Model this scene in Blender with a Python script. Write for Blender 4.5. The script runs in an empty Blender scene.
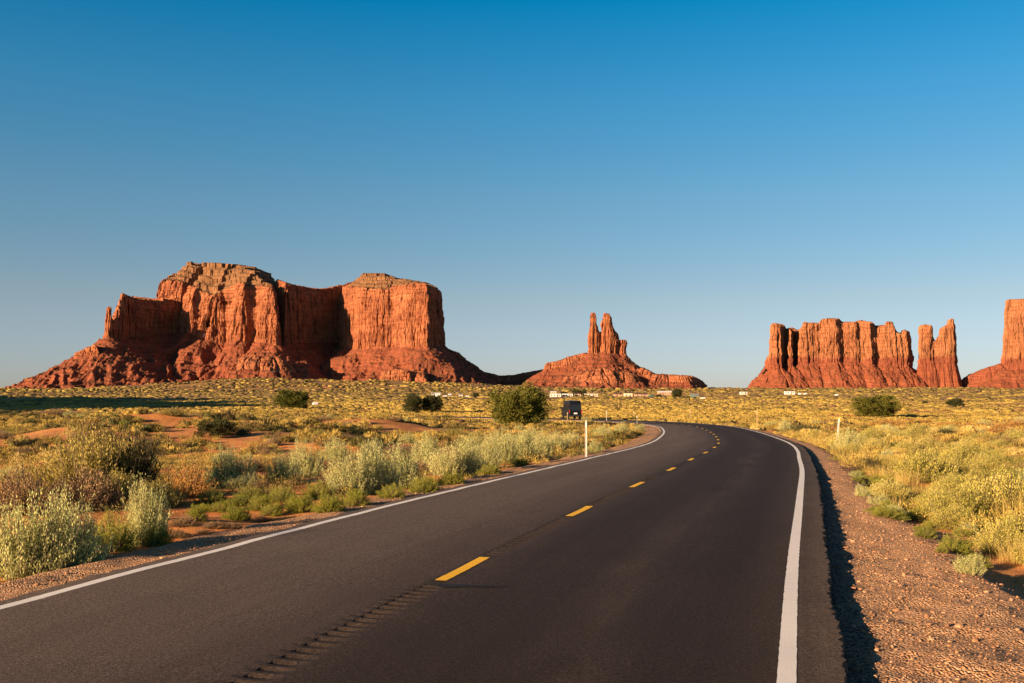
import bpy, math, random
import numpy as np
from mathutils import Vector

R = math.radians
rng = np.random.default_rng(11)
random.seed(7)
SC = bpy.context.scene
COL = SC.collection

# ------------------------------------------------------------------ camera
CAMZ, FOC, HOR = 2.0, 1000.0, 393.0          # eye height; focal length and horizon row used to measure the place
cam = bpy.data.cameras.new('camera')
cam.lens, cam.sensor_width = 36.0 * FOC / 1024.0, 36.0
cam.shift_y = (HOR - 341.5) / 1024.0
cam.clip_start, cam.clip_end = 0.1, 40000
camo = bpy.data.objects.new('camera', cam)
COL.objects.link(camo)
camo.location = (0, 0, CAMZ)
camo.rotation_euler = (R(90), 0, 0)
SC.camera = camo

# ------------------------------------------------------------------ light
SUN_EL, SUN_BACK = 12.0, 37.0                # elevation; degrees behind square-left
az = R(SUN_BACK)
sdir = Vector((-math.cos(az) * math.cos(R(SUN_EL)), -math.sin(az) * math.cos(R(SUN_EL)), math.sin(R(SUN_EL))))
sun = bpy.data.lights.new('sun', 'SUN')
sun.energy, sun.angle, sun.color = 5.0, R(0.5), (1.0, 0.68, 0.40)
suno = bpy.data.objects.new('sun', sun)
COL.objects.link(suno)
suno.rotation_euler = sdir.to_track_quat('Z', 'Y').to_euler()
suno.location = (-60, -40, 60)

W = bpy.data.worlds.new('World')
SC.world = W
W.use_nodes = True
wn, wl = W.node_tree.nodes, W.node_tree.links
bg = wn['Background']
sky = wn.new('ShaderNodeTexSky')
sky.sky_type = 'NISHITA'
sky.sun_disc = False
sky.sun_elevation = R(SUN_EL)
sky.sun_rotation = math.atan2(sdir.x, sdir.y)
sky.altitude, sky.air_density, sky.dust_density, sky.ozone_density = 1600, 1.0, 0.6, 2.0
hsv = wn.new('ShaderNodeHueSaturation')
hsv.inputs['Saturation'].default_value = 1.12
wl.new(sky.outputs[0], hsv.inputs['Color'])
tc = wn.new('ShaderNodeTexCoord'); sp = wn.new('ShaderNodeSeparateXYZ'); wl.new(tc.outputs['Generated'], sp.inputs[0])
tint = wn.new('ShaderNodeValToRGB')                # sky tint: grey horizon, teal above; stops higher up steer the fill light
el = tint.color_ramp.elements
while len(el) > 1: el.remove(el[-1])
for k, (deg, c) in enumerate([(0.6, (.56, .57, .82)), (5.3, (.76, .65, .64)), (10.9, (.64, .78, .75)), (16.3, (.33, .86, .91)), (21.4, (.015, .84, .98)), (30, (.30, .40, .42)), (50, (.38, .33, .36))]):
    e = el[0] if k == 0 else el.new(0.5)
    e.position = math.sin(R(deg)); e.color = (*c, 1)
wl.new(sp.outputs[2], tint.inputs[0])
mul = wn.new('ShaderNodeMix'); mul.data_type = 'RGBA'; mul.blend_type = 'MULTIPLY'; mul.inputs[0].default_value = 1.0
wl.new(hsv.outputs[0], mul.inputs[6]); wl.new(tint.outputs[0], mul.inputs[7])
wl.new(mul.outputs[2], bg.inputs['Color'])
bg.inputs['Strength'].default_value = 0.06
SC.view_settings.view_transform = 'Standard'
SC.view_settings.look = 'None'
SC.view_settings.exposure = 1.4
SC.view_settings.gamma = 1.0
SC.render.film_transparent = False
SC.cycles.max_bounces = 5
SC.cycles.diffuse_bounces = 1
SC.cycles.glossy_bounces = 2
SC.cycles.transmission_bounces = 3
SC.cycles.transparent_max_bounces = 4

# ------------------------------------------------------------------ noise
def _hash(ix, iy, seed):
    h = (ix.astype(np.int64) * 374761393 + iy.astype(np.int64) * 668265263 + seed * 974711) & 0xffffffff
    h = ((h ^ (h >> 13)) * 1274126177) & 0xffffffff
    return (h ^ (h >> 16)) & 0xffffffff

def pn(x, y, seed=0):
    """2-D gradient noise, about -1..1"""
    x = np.asarray(x, float); y = np.asarray(y, float)
    x, y = np.broadcast_arrays(x, y)
    ix, iy = np.floor(x), np.floor(y)
    fx, fy = x - ix, y - iy
    u = fx * fx * fx * (fx * (fx * 6 - 15) + 10); v = fy * fy * fy * (fy * (fy * 6 - 15) + 10)
    def g(dx, dy):
        a = _hash(ix + dx, iy + dy, seed) * (2 * math.pi / 4294967296.0)
        return np.cos(a) * (fx - dx) + np.sin(a) * (fy - dy)
    n0 = g(0, 0) * (1 - u) + g(1, 0) * u
    n1 = g(0, 1) * (1 - u) + g(1, 1) * u
    return (n0 * (1 - v) + n1 * v) * 1.5

def fbm(x, y, oct=4, seed=0, gain=0.5):
    s, a, f = 0, 1.0, 1.0
    for k in range(oct):
        s = s + a * pn(np.asarray(x) * f + k * 17.3, np.asarray(y) * f - k * 9.1, seed + k)
        a *= gain; f *= 2.03
    return s

def hrand(i, seed):
    return _hash(np.asarray(i), np.asarray(i) * 0 + 7, seed) / 4294967296.0

def sstep(a, b, x):
    t = np.clip((x - a) / (b - a), 0, 1)
    return t * t * (3 - 2 * t)

# ------------------------------------------------------------------ object helpers
def link(name, me, parent=None):
    o = bpy.data.objects.new(name, me)
    COL.objects.link(o)
    if parent is not None:
        o.parent = parent
    return o

def tag(o, label=None, cat=None, group=None, kind=None):
    if label: o['label'] = label
    if cat: o['category'] = cat
    if group: o['group'] = group
    if kind: o['kind'] = kind
    return o

def thing(name, label, cat, loc=(0, 0, 0), rz=0.0, group=None):
    o = bpy.data.objects.new(name, None)
    o.empty_display_size = 0.3
    COL.objects.link(o)
    o.location = loc
    o.rotation_euler = (0, 0, rz)
    return tag(o, label, cat, group)

def npmesh(name, V, F, mats, smooth=False, midx=None, attr=None, uv=None):
    V = np.ascontiguousarray(V, np.float32); F = np.ascontiguousarray(F, np.int32)
    me = bpy.data.meshes.new(name)
    k = F.shape[1]
    me.vertices.add(len(V)); me.vertices.foreach_set('co', V.ravel())
    me.loops.add(F.size); me.loops.foreach_set('vertex_index', F.ravel())
    me.polygons.add(len(F))
    me.polygons.foreach_set('loop_start', np.arange(0, F.size, k, dtype=np.int32))
    me.polygons.foreach_set('loop_total', np.full(len(F), k, np.int32))
    me.polygons.foreach_set('use_smooth', np.full(len(F), bool(smooth)))
    for m in (mats if isinstance(mats, (list, tuple)) else [mats]):
        me.materials.append(m)
    if midx is not None:
        me.polygons.foreach_set('material_index', np.ascontiguousarray(midx, np.int32))
    if attr is not None:
        for an, av in attr.items():
            a = me.attributes.new(an, 'FLOAT', 'POINT')
            a.data.foreach_set('value', np.ascontiguousarray(av, np.float32))
    if uv is not None:
        l = me.uv_layers.new(name='UVMap')
        l.data.foreach_set('uv', np.ascontiguousarray(uv[F.ravel()], np.float32).ravel())
    me.update(calc_edges=True)
    return me

def grid_faces(ny, nx):
    i = np.arange(ny * nx).reshape(ny, nx)
    return np.stack([i[:-1, :-1], i[:-1, 1:], i[1:, 1:], i[1:, :-1]], -1).reshape(-1, 4)

class MB:
    """collects boxes, prisms and tubes and links them as ONE mesh"""
    def __init__(s): s.v, s.f = [], []
    def add(s, v, f):
        b = len(s.v); s.v += [tuple(p) for p in v]; s.f += [tuple(i + b for i in q) for q in f]
    def box(s, x0, x1, y0, y1, z0, z1, bev=0.0):
        if bev <= 0:
            v = [(x, y, z) for z in (z0, z1) for y in (y0, y1) for x in (x0, x1)]
            s.add(v, [(0, 2, 3, 1), (4, 5, 7, 6), (0, 1, 5, 4), (2, 6, 7, 3), (0, 4, 6, 2), (1, 3, 7, 5)])
        else:
            b = bev
            def ring(z, e):
                return [(x0 + e + (b if k in (0, 7) else 0), 0, 0) for k in ()]
            def oct(z, e):
                a0, a1, c0, c1 = x0 + e, x1 - e, y0 + e, y1 - e
                return [(a0 + b, c0, z), (a1 - b, c0, z), (a1, c0 + b, z), (a1, c1 - b, z), (a1 - b, c1, z), (a0 + b, c1, z), (a0, c1 - b, z), (a0, c0 + b, z)]
            v = oct(z0, b) + oct(z0 + b, 0) + oct(z1 - b, 0) + oct(z1, b)
            f = [tuple(reversed(range(8))), tuple(range(24, 32))]
            for r in range(3):
                for k in range(8):
                    f.append((r * 8 + k, r * 8 + (k + 1) % 8, r * 8 + 8 + (k + 1) % 8, r * 8 + 8 + k))
            s.add(v, f)
    def prism_y(s, pts, y0, y1):
        """outline in x-z pushed from y0 to y1"""
        n = len(pts)
        v = [(p[0], y0, p[1]) for p in pts] + [(p[0], y1, p[1]) for p in pts]
        f = [tuple(range(n)), tuple(reversed(range(n, 2 * n)))]
        f += [(i, i + n, (i + 1) % n + n, (i + 1) % n) for i in range(n)]
        s.add(v, f)
    def prism_x(s, pts, x0, x1):
        n = len(pts)
        v = [(x0, p[0], p[1]) for p in pts] + [(x1, p[0], p[1]) for p in pts]
        f = [tuple(reversed(range(n))), tuple(range(n, 2 * n))]
        f += [(i, (i + 1) % n, (i + 1) % n + n, i + n) for i in range(n)]
        s.add(v, f)
    def tube(s, pts, rad, seg=6):
        P = [Vector(p) for p in pts]
        n = len(P); v = []; f = []
        for i, p in enumerate(P):
            d = (P[min(i + 1, n - 1)] - P[max(i - 1, 0)]).normalized()
            a = d.orthogonal().normalized(); b = d.cross(a)
            r = rad[i] if isinstance(rad, (list, tuple)) else rad
            for k in range(seg):
                t = 2 * math.pi * k / seg
                v.append(p + a * math.cos(t) * r + b * math.sin(t) * r)
        for i in range(n - 1):
            for k in range(seg):
                f.append((i * seg + k, i * seg + (k + 1) % seg, (i + 1) * seg + (k + 1) % seg, (i + 1) * seg + k))
        f += [tuple(reversed(range(seg))), tuple(range((n - 1) * seg, n * seg))]
        s.add(v, f)
    def lathe_x(s, prof, cx, cy, cz, seg=18):
        """rings (x offset, radius) about an axle along x"""
        v = []; f = []; n = len(prof)
        for (x, r) in prof:
            for k in range(seg):
                t = 2 * math.pi * k / seg
                v.append((cx + x, cy + r * math.cos(t), cz + r * math.sin(t)))
        for i in range(n - 1):
            for k in range(seg):
                f.append((i * seg + k, i * seg + (k + 1) % seg, (i + 1) * seg + (k + 1) % seg, (i + 1) * seg + k))
        f += [tuple(reversed(range(seg))), tuple(range((n - 1) * seg, n * seg))]
        s.add(v, f)
    def build(s, name, m, parent=None, smooth=False):
        me = bpy.data.meshes.new(name)
        me.from_pydata(s.v, [], s.f)
        me.materials.append(m)
        if smooth:
            for p in me.polygons: p.use_smooth = True
        me.update()
        return link(name, me, parent)

# ------------------------------------------------------------------ materials
class NT:
    def __init__(s, name):
        s.m = bpy.data.materials.new(name); s.m.use_nodes = True
        s.n, s.l = s.m.node_tree.nodes, s.m.node_tree.links
        s.p = s.n['Principled BSDF']; s.out = s.n['Material Output']
        s.p.inputs['Specular IOR Level'].default_value = 0.25
    def node(s, t, **kw):
        n = s.n.new(t)
        for k, v in kw.items(): setattr(n, k, v)
        return n
    def set(s, sock, v):
        if hasattr(v, 'is_linked') or isinstance(v, bpy.types.NodeSocket): s.l.new(v, sock)
        elif isinstance(v, tuple) and len(v) == 3 and sock.type == 'RGBA': sock.default_value = (*v, 1)
        else: sock.default_value = v
    def pos(s, scale=(1, 1, 1), obj=False):
        if obj: src = s.node('ShaderNodeTexCoord').outputs['Object']
        else: src = s.node('ShaderNodeNewGeometry').outputs['Position']
        mp = s.node('ShaderNodeMapping'); mp.inputs['Scale'].default_value = scale
        s.l.new(src, mp.inputs['Vector']); return mp.outputs[0]
    def noise(s, vec, scale, detail=4, rough=0.55, dist=0.0):
        n = s.node('ShaderNodeTexNoise'); s.l.new(vec, n.inputs['Vector'])
        n.inputs['Scale'].default_value = scale; n.inputs['Detail'].default_value = detail
        n.inputs['Roughness'].default_value = rough; n.inputs['Distortion'].default_value = dist
        return n.outputs['Fac']
    def ramp(s, fac, stops):
        r = s.node('ShaderNodeValToRGB'); e = r.color_ramp.elements
        while len(e) > 1: e.remove(e[-1])
        for i, (p, c) in enumerate(stops):
            x = e[0] if i == 0 else e.new(p)
            x.position = p; x.color = (*c, 1) if isinstance(c, tuple) else (c, c, c, 1)
        s.l.new(fac, r.inputs[0]); return r.outputs[0]
    def mix(s, fac, a, b, mode='MIX'):
        n = s.node('ShaderNodeMix', data_type='RGBA', blend_type=mode)
        s.set(n.inputs[0], fac); s.set(n.inputs[6], a); s.set(n.inputs[7], b); return n.outputs[2]
    def math(s, op, a, b=0.0, clamp=False):
        n = s.node('ShaderNodeMath', operation=op); n.use_clamp = clamp
        s.set(n.inputs[0], a); s.set(n.inputs[1], b); return n.outputs[0]
    def bump(s, h, strength=0.5, dist=0.1, normal=None):
        b = s.node('ShaderNodeBump'); s.l.new(h, b.inputs['Height'])
        b.inputs['Strength'].default_value = strength; b.inputs['Distance'].default_value = dist
        if normal is not None: s.l.new(normal, b.inputs['Normal'])
        return b.outputs[0]
    def fin(s, col=None, rough=0.9, normal=None):
        if col is not None: s.set(s.p.inputs['Base Color'], col)
        s.set(s.p.inputs['Roughness'], rough)
        if normal is not None: s.l.new(normal, s.p.inputs['Normal'])
        return s.m

def plain(name, col, rough=0.6, spec=0.3, metal=0.0, var=0.12, scale=3.0, bump=0.0):
    t = NT(name)
    n = t.noise(t.pos(obj=True), scale, 4)
    c = t.mix(n, tuple(x * (1 - var) for x in col), tuple(min(1, x * (1 + var)) for x in col))
    t.p.inputs['Specular IOR Level'].default_value = spec
    t.p.inputs['Metallic'].default_value = metal
    return t.fin(c, rough, t.bump(n, bump, 0.01) if bump else None)

def foliage(name, stops, transl=0.25, rough=0.75, wt=(.45, .3, .55)):
    """leaf colour from a ramp over each leaf's own number, its plant's tint and the object's own number"""
    t = NT(name)
    g = t.node('ShaderNodeNewGeometry'); oi = t.node('ShaderNodeObjectInfo')
    at = t.node('ShaderNodeAttribute', attribute_name='tint')
    a = t.math('MULTIPLY', g.outputs['Random Per Island'], wt[0])
    b = t.math('MULTIPLY', oi.outputs['Random'], wt[1])
    c = t.math('MULTIPLY', at.outputs['Fac'], wt[2])
    f = t.math('ADD', t.math('ADD', a, b), c)
    col = t.ramp(f, stops)
    t.fin(col, rough)
    tr = t.node('ShaderNodeBsdfTranslucent'); t.set(tr.inputs['Color'], col)
    mx = t.node('ShaderNodeMixShader'); mx.inputs[0].default_value = transl
    t.l.new(t.p.outputs[0], mx.inputs[1]); t.l.new(tr.outputs[0], mx.inputs[2])
    t.l.new(mx.outputs[0], t.out.inputs['Surface'])
    return t.m

def rock(name, c_dark, c_mid, c_light, veg=(0.10, 0.085, 0.04), vegk=0.5, streak=0.5, band=None):
    t = NT(name)
    p = t.pos()
    big = t.noise(p, 0.012, 5, 0.6)
    st = t.noise(t.pos((0.010, 0.010, 0.16)), 1.0, 5, 0.65, 0.3)         # beds of stone, one above another
    vs = t.noise(t.pos((0.09, 0.09, 0.012)), 1.0, 4, 0.6)                # desert varnish running down
    fine = t.noise(p, 0.35, 5, 0.7)
    mid = t.noise(p, 0.045, 5, 0.65, 0.6)
    f = t.math('ADD', t.math('MULTIPLY', st, 0.40), t.math('ADD', t.math('MULTIPLY', big, 0.25), t.math('MULTIPLY', mid, 0.35)))
    col = t.ramp(f, [(0.37, c_dark), (0.52, c_mid), (0.66, c_light)])
    col = t.mix(t.math('MULTIPLY', t.ramp(vs, [(0.5, 0.0), (0.68, 1.0)]), streak), col, tuple(x * 0.45 for x in c_dark))
    col = t.mix(t.math('MULTIPLY', t.ramp(fine, [(0.35, 1.0), (0.6, 0.0)]), 0.35), col, tuple(x * 0.55 for x in c_mid))
    g = t.node('ShaderNodeNewGeometry'); sx = t.node('ShaderNodeSeparateXYZ'); t.l.new(g.outputs['Normal'], sx.inputs[0])
    if band:                                                             # the lower formation is a darker, redder stone
        sz = t.node('ShaderNodeSeparateXYZ'); t.l.new(p, sz.inputs[0])
        lv = t.math('ADD', t.math('SUBTRACT', sz.outputs[2], band), t.math('ADD', t.math('MULTIPLY', t.math('SUBTRACT', fine, 0.5), 26.0), t.math('MULTIPLY', t.math('SUBTRACT', big, 0.5), 55.0)))
        lo = t.ramp(f, [(0.32, (0.155, 0.043, 0.024)), (0.5, (0.23, 0.068, 0.036)), (0.66, (0.28, 0.09, 0.045))])
        col = t.mix(t.ramp(t.math('ADD', t.math('MULTIPLY', lv, 0.04), 0.5), [(0.35, 1.0), (0.65, 0.0)]), col, lo)
    flat = t.ramp(sx.outputs['Z'], [(0.62, 0.0), (0.88, 1.0)])           # brush holds only on flat ledges
    sp = t.ramp(t.noise(p, 0.16, 3, 0.7), [(0.47, 0.0), (0.56, 1.0)])
    col = t.mix(t.math('MULTIPLY', t.math('MULTIPLY', flat, sp), vegk), col, veg)
    h = t.math('ADD', t.math('MULTIPLY', t.noise(t.pos((1, 1, 0.3)), 0.11, 6, 0.65), 1.0), t.math('MULTIPLY', st, 0.35))
    return t.fin(col, 0.95, t.bump(h, 0.8, 3.0))

M = {}
M['cliff'] = rock('cliff_stone', (0.18, 0.054, 0.027), (0.36, 0.128, 0.057), (0.47, 0.195, 0.09), streak=0.35)
M['talus'] = rock('talus_stone', (0.13, 0.035, 0.018), (0.235, 0.066, 0.031), (0.33, 0.11, 0.05), vegk=0.55, streak=0.12)
M['cliff_pale'] = rock('pale_cliff_stone', (0.27, 0.098, 0.044), (0.36, 0.145, 0.065), (0.42, 0.19, 0.09), streak=0.15, band=98.0)

M['cap'] = rock('cap_rubble', (0.13, 0.062, 0.032), (0.25, 0.125, 0.058), (0.36, 0.17, 0.075), vegk=0.8, streak=0.1)

def ground_mat():
    t = NT('desert_ground')
    p = t.pos()
    n1 = t.noise(p, 0.05, 5, 0.6); n2 = t.noise(p, 0.9, 5, 0.65); n3 = t.noise(p, 14.0, 4, 0.7)
    red = t.ramp(n2, [(0.3, (0.50, 0.165, 0.048)), (0.55, (0.64, 0.24, 0.062)), (0.75, (0.70, 0.30, 0.095))])
    tan = t.ramp(n2, [(0.3, (0.30, 0.17, 0.07)), (0.55, (0.42, 0.25, 0.10)), (0.75, (0.50, 0.32, 0.14))])
    # the far plain is covered with low brush and dry grass
    sx = t.node('ShaderNodeSeparateXYZ'); t.l.new(p, sx.inputs[0])
    r2 = t.math('SQRT', t.math('ADD', t.math('POWER', sx.outputs[0], 2.0), t.math('POWER', sx.outputs[1], 2.0)))
    far = t.ramp(t.math('DIVIDE', r2, 3000.0), [(0.05, 0.0), (0.20, 1.0)])
    patch = t.ramp(n1, [(0.42, 0.0), (0.60, 1.0)])
    c = t.mix(t.math('MULTIPLY', patch, 0.40), red, tan)
    br = t.ramp(t.noise(t.pos((1, 0.25, 1)), 0.045, 6, 0.72), [(0.36, (0.10, 0.075, 0.035)), (0.46, (0.20, 0.13, 0.055)), (0.56, (0.33, 0.20, 0.075)), (0.66, (0.46, 0.19, 0.075))])
    c = t.mix(t.math('MULTIPLY', far, 0.9), c, br)
    # gravel beside the road, from the lateral distance stored on the sheet
    lat = t.node('ShaderNodeAttribute', attribute_name='verge').outputs['Fac']
    vor = t.node('ShaderNodeTexVoronoi'); t.l.new(p, vor.inputs['Vector']); vor.inputs['Scale'].default_value = 42
    gr = t.ramp(vor.outputs['Color'], [(0.15, (0.32, 0.175, 0.09)), (0.5, (0.48, 0.28, 0.15)), (0.85, (0.60, 0.41, 0.26))])
    gr = t.mix(t.math('MULTIPLY', n2, 0.5), gr, (0.36, 0.16, 0.07))
    c = t.mix(lat, c, gr)
    edge = t.node('ShaderNodeAttribute', attribute_name='crumb').outputs['Fac']     # broken asphalt lying along the edge
    c = t.mix(t.math('MULTIPLY', edge, t.ramp(vor.outputs['Color'], [(0.3, 1.0), (0.75, 0.35)])), c, (0.045, 0.035, 0.031))
    h = t.math('ADD', t.math('MULTIPLY', n3, 0.6), t.math('MULTIPLY', n2, 2.0))
    h = t.math('ADD', h, t.math('MULTIPLY', t.math('MULTIPLY', vor.outputs['Distance'], lat), -1.1))
    return t.fin(c, 0.95, t.bump(h, 0.9, 0.045))
M['ground'] = ground_mat()

def asphalt_mat():
    t = NT('asphalt')
    uv = t.node('ShaderNodeUVMap', uv_map='UVMap').outputs[0]
    sx = t.node('ShaderNodeSeparateXYZ'); t.l.new(uv, sx.inputs[0]); u = sx.outputs[0]
    p = t.pos()
    n1 = t.noise(p, 0.5, 5, 0.6)
    grit = t.noise(p, 70.0, 3, 0.8); grit2 = t.noise(p, 190.0, 2, 0.8)
    mp = t.node('ShaderNodeMapping'); mp.inputs['Scale'].default_value = (1.6, 0.07, 1); t.l.new(uv, mp.inputs[0])
    track = t.noise(mp.outputs[0], 1.0, 4, 0.6)
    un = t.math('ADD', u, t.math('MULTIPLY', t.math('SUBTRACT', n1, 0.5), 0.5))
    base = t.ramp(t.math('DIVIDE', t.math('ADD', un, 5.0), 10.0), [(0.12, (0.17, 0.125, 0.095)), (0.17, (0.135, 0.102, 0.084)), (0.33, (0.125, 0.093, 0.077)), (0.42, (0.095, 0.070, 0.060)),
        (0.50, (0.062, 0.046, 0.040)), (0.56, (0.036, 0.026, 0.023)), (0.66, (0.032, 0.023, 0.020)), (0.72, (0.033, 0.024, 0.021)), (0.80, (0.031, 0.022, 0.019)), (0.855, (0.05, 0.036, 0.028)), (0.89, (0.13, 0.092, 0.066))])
    wob = t.math('MULTIPLY', t.math('SUBTRACT', t.noise(p, 5.0, 4, 0.7), 0.5), 0.10)
    seam = t.ramp(t.math('ABSOLUTE', t.math('ADD', u, wob)), [(0.08, 1.0), (0.15, 0.0)])
    seam = t.math('MULTIPLY', seam, t.ramp(t.noise(p, 0.7, 3), [(0.30, 0.45), (0.6, 0.95)]))
    base = t.mix(t.math('MULTIPLY', seam, 0.68), base, (0.020, 0.015, 0.013))       # worn, tarred seam between the lanes
    mq = t.node('ShaderNodeMapping'); mq.inputs['Scale'].default_value = (1.5, 0.22, 1); t.l.new(uv, mq.inputs[0])
    wn_ = t.noise(mq.outputs[0], 1.0, 4, 0.6)                          # dust dragged along the right lane
    bandm = t.ramp(t.math('ABSOLUTE', t.math('SUBTRACT', un, 2.0)), [(0.0, 1.0), (0.55, 0.0)])
    base = t.mix(t.math('MULTIPLY', t.math('MULTIPLY', bandm, t.ramp(wn_, [(0.36, 0.0), (0.70, 1.0)])), 0.38), base, (0.115, 0.085, 0.068))
    cr = t.node('ShaderNodeTexVoronoi', feature='DISTANCE_TO_EDGE'); cr.inputs['Scale'].default_value = 0.16
    dv = t.node('ShaderNodeVectorMath', operation='ADD'); t.l.new(p, dv.inputs[0])
    nz = t.node('ShaderNodeTexNoise'); nz.inputs['Scale'].default_value = 1.1; nz.inputs['Detail'].default_value = 5; t.l.new(p, nz.inputs['Vector'])
    sc_ = t.node('ShaderNodeVectorMath', operation='SCALE'); t.l.new(nz.outputs['Color'], sc_.inputs[0]); sc_.inputs['Scale'].default_value = 2.2
    t.l.new(sc_.outputs[0], dv.inputs[1]); t.l.new(dv.outputs[0], cr.inputs['Vector'])
    crk = t.math('MULTIPLY', t.ramp(cr.outputs['Distance'], [(0.0, 1.0), (0.0035, 0.0)]), t.ramp(t.noise(p, 0.22, 2), [(0.5, 0.0), (0.6, 1.0)]))
    base = t.mix(t.math('MULTIPLY', crk, 0.6), base, (0.014, 0.012, 0.011))
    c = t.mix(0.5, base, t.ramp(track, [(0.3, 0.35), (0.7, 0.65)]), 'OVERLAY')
    g3 = t.noise(p, 26.0, 4, 0.8)
    c = t.mix(1.0, c, t.ramp(grit, [(0.34, 0.36), (0.5, 0.92), (0.66, 2.0)]), 'MULTIPLY')
    c = t.mix(1.0, c, t.ramp(g3, [(0.34, 0.62), (0.66, 1.42)]), 'MULTIPLY')
    h = t.math('ADD', t.math('MULTIPLY', grit, 1.0), t.math('MULTIPLY', grit2, 0.4))
    t.p.inputs['Specular IOR Level'].default_value = 0.12
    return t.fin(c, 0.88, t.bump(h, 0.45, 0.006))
M['asphalt'] = asphalt_mat()

def paint_mat(name, col, wear):
    t = NT(name); p = t.pos()
    n = t.noise(p, 22.0, 5, 0.75); g = t.noise(p, 70.0, 3, 0.8)
    c = t.mix(t.ramp(n, [(0.25, 1.0), (0.42, 0.0)]), col, tuple(0.45 * x + 0.02 for x in col))
    c = t.mix(t.math('MULTIPLY', t.ramp(n, [(0.62, 0.0), (0.78, 1.0)]), wear), c, (0.10, 0.08, 0.07))
    return t.fin(c, 0.7, t.bump(g, 0.4, 0.005))
M['white_paint'] = paint_mat('white_road_paint', (0.82, 0.79, 0.76), 0.8)
M['yellow_paint'] = paint_mat('yellow_road_paint', (0.95, 0.52, 0.02), 0.45)
M['shadow_paint'] = plain('painted_road_shadow', (0.016, 0.013, 0.012), 0.7, 0.2)  # dark colour standing in for a shadow on the road

M['sage'] = foliage('sage_leaf', [(0.0, (0.17, 0.19, 0.08)), (0.35, (0.44, 0.47, 0.18)), (0.7, (0.68, 0.67, 0.27)), (1.0, (0.82, 0.76, 0.33))], 0.38)
M['green'] = foliage('green_leaf', [(0.0, (0.045, 0.065, 0.012)), (0.4, (0.19, 0.225, 0.025)), (0.8, (0.40, 0.39, 0.05))], 0.3)
M['straw'] = foliage('dry_grass_blade', [(0.0, (0.11, 0.125, 0.02)), (0.22, (0.24, 0.225, 0.035)), (0.42, (0.44, 0.33, 0.07)), (0.7, (0.58, 0.42, 0.11)), (1.0, (0.70, 0.53, 0.24))], 0.35, .75, (.25, .3, .75))
M['gold'] = foliage('golden_leaf', [(0.0, (0.09, 0.08, 0.02)), (0.4, (0.25, 0.215, 0.045)), (0.8, (0.50, 0.40, 0.10))], 0.3)
M['lime'] = foliage('yellow_green_leaf', [(0.0, (0.13, 0.14, 0.028)), (0.35, (0.37, 0.35, 0.06)), (0.65, (0.60, 0.52, 0.11)), (1.0, (0.76, 0.63, 0.22))], 0.32)
M['rust'] = foliage('rusty_leaf', [(0.0, (0.14, 0.07, 0.025)), (0.4, (0.34, 0.16, 0.04)), (0.8, (0.52, 0.26, 0.06))], 0.25)
M['brown'] = foliage('brown_twig', [(0.0, (0.07, 0.045, 0.028)), (0.4, (0.24, 0.15, 0.075)), (0.8, (0.42, 0.27, 0.13))], 0.15)
M['juniper'] = foliage('juniper_leaf', [(0.0, (0.030, 0.040, 0.009)), (0.4, (0.080, 0.092, 0.015)), (0.8, (0.17, 0.16, 0.024))], 0.2)
M['darkgreen'] = foliage('dark_leaf', [(0.0, (0.022, 0.030, 0.012)), (0.4, (0.045, 0.055, 0.018)), (0.8, (0.085, 0.085, 0.026))], 0.2)
M['scrub'] = foliage('far_scrub_leaf', [(0.0, (0.06, 0.062, 0.02)), (0.16, (0.125, 0.12, 0.028)), (0.30, (0.17, 0.105, 0.05)), (0.42, (0.25, 0.185, 0.045)), (0.55, (0.38, 0.27, 0.06)), (0.72, (0.52, 0.37, 0.09)), (0.9, (0.62, 0.46, 0.16))], 0.12, 0.9, (.18, 0, .84))
M['bark'] = plain('bark', (0.12, 0.075, 0.045), 0.95, 0.1, var=0.4, scale=8, bump=0.6)
M['stem'] = plain('grey_stem', (0.15, 0.11, 0.075), 0.95, 0.1, var=0.3, scale=20)

# ------------------------------------------------------------------ road line
RC = np.array([(-19.5, -50), (-11.2, -24), (-6.6, -9), (-3.85, 0.0), (-0.54, 11.5), (1.31, 17.7), (3.03, 23.5), (4.86, 29.7), (6.86, 37), (8.65, 43.4), (10.75, 52), (12.6, 61.5),
               (14.6, 73), (16.2, 84), (17.5, 96), (18.0, 112), (16.9, 128), (13.2, 141.5), (8.6, 151), (1.5, 162), (-9, 174), (-28, 190), (-62, 212), (-115, 240)], float)
def spline(P, per=24):
    out = []
    Q = np.vstack([2 * P[0] - P[1], P, 2 * P[-1] - P[-2]])
    for i in range(1, len(Q) - 2):
        for t in np.arange(per) / per:
            a, b, c, d = Q[i - 1], Q[i], Q[i + 1], Q[i + 2]
            out.append(0.5 * (2 * b + (c - a) * t + (2 * a - 5 * b + 4 * c - d) * t * t + (3 * b - a - 3 * c + d) * t ** 3))
    out.append(P[-1])
    return np.array(out)
_c = spline(RC)
_s = np.concatenate([[0], np.cumsum(np.hypot(*np.diff(_c, axis=0).T))])
def smooth(a, k):
    w = np.hanning(2 * k + 3)[1:-1]; w /= w.sum()
    return np.convolve(np.pad(a, k, mode='edge'), w, 'valid')
SS = np.arange(0, _s[-1], 0.5)
CX = np.interp(SS, _s, _c[:, 0]); CY = np.interp(SS, _s, _c[:, 1])
_e0 = (CX[:1].copy(), CY[:1].copy())
CX, CY = smooth(CX, 9), smooth(CY, 9)
S0 = SS[np.argmin(np.abs(CY - 0.0))]                    # arc length beside the camera
ZT = np.array([(-60, 0), (10, 0), (17.7, -.03), (23.5, -.11), (29.7, -.20), (37, -.34), (43.4, -.46), (52, -.61), (61, -.75), (73, -.93), (84, -1.07), (96, -1.20), (112, -1.46), (128, -1.70), (142, -1.86), (152, -2.0), (165, -2.12), (190, -2.3), (260, -2.6)])
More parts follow.
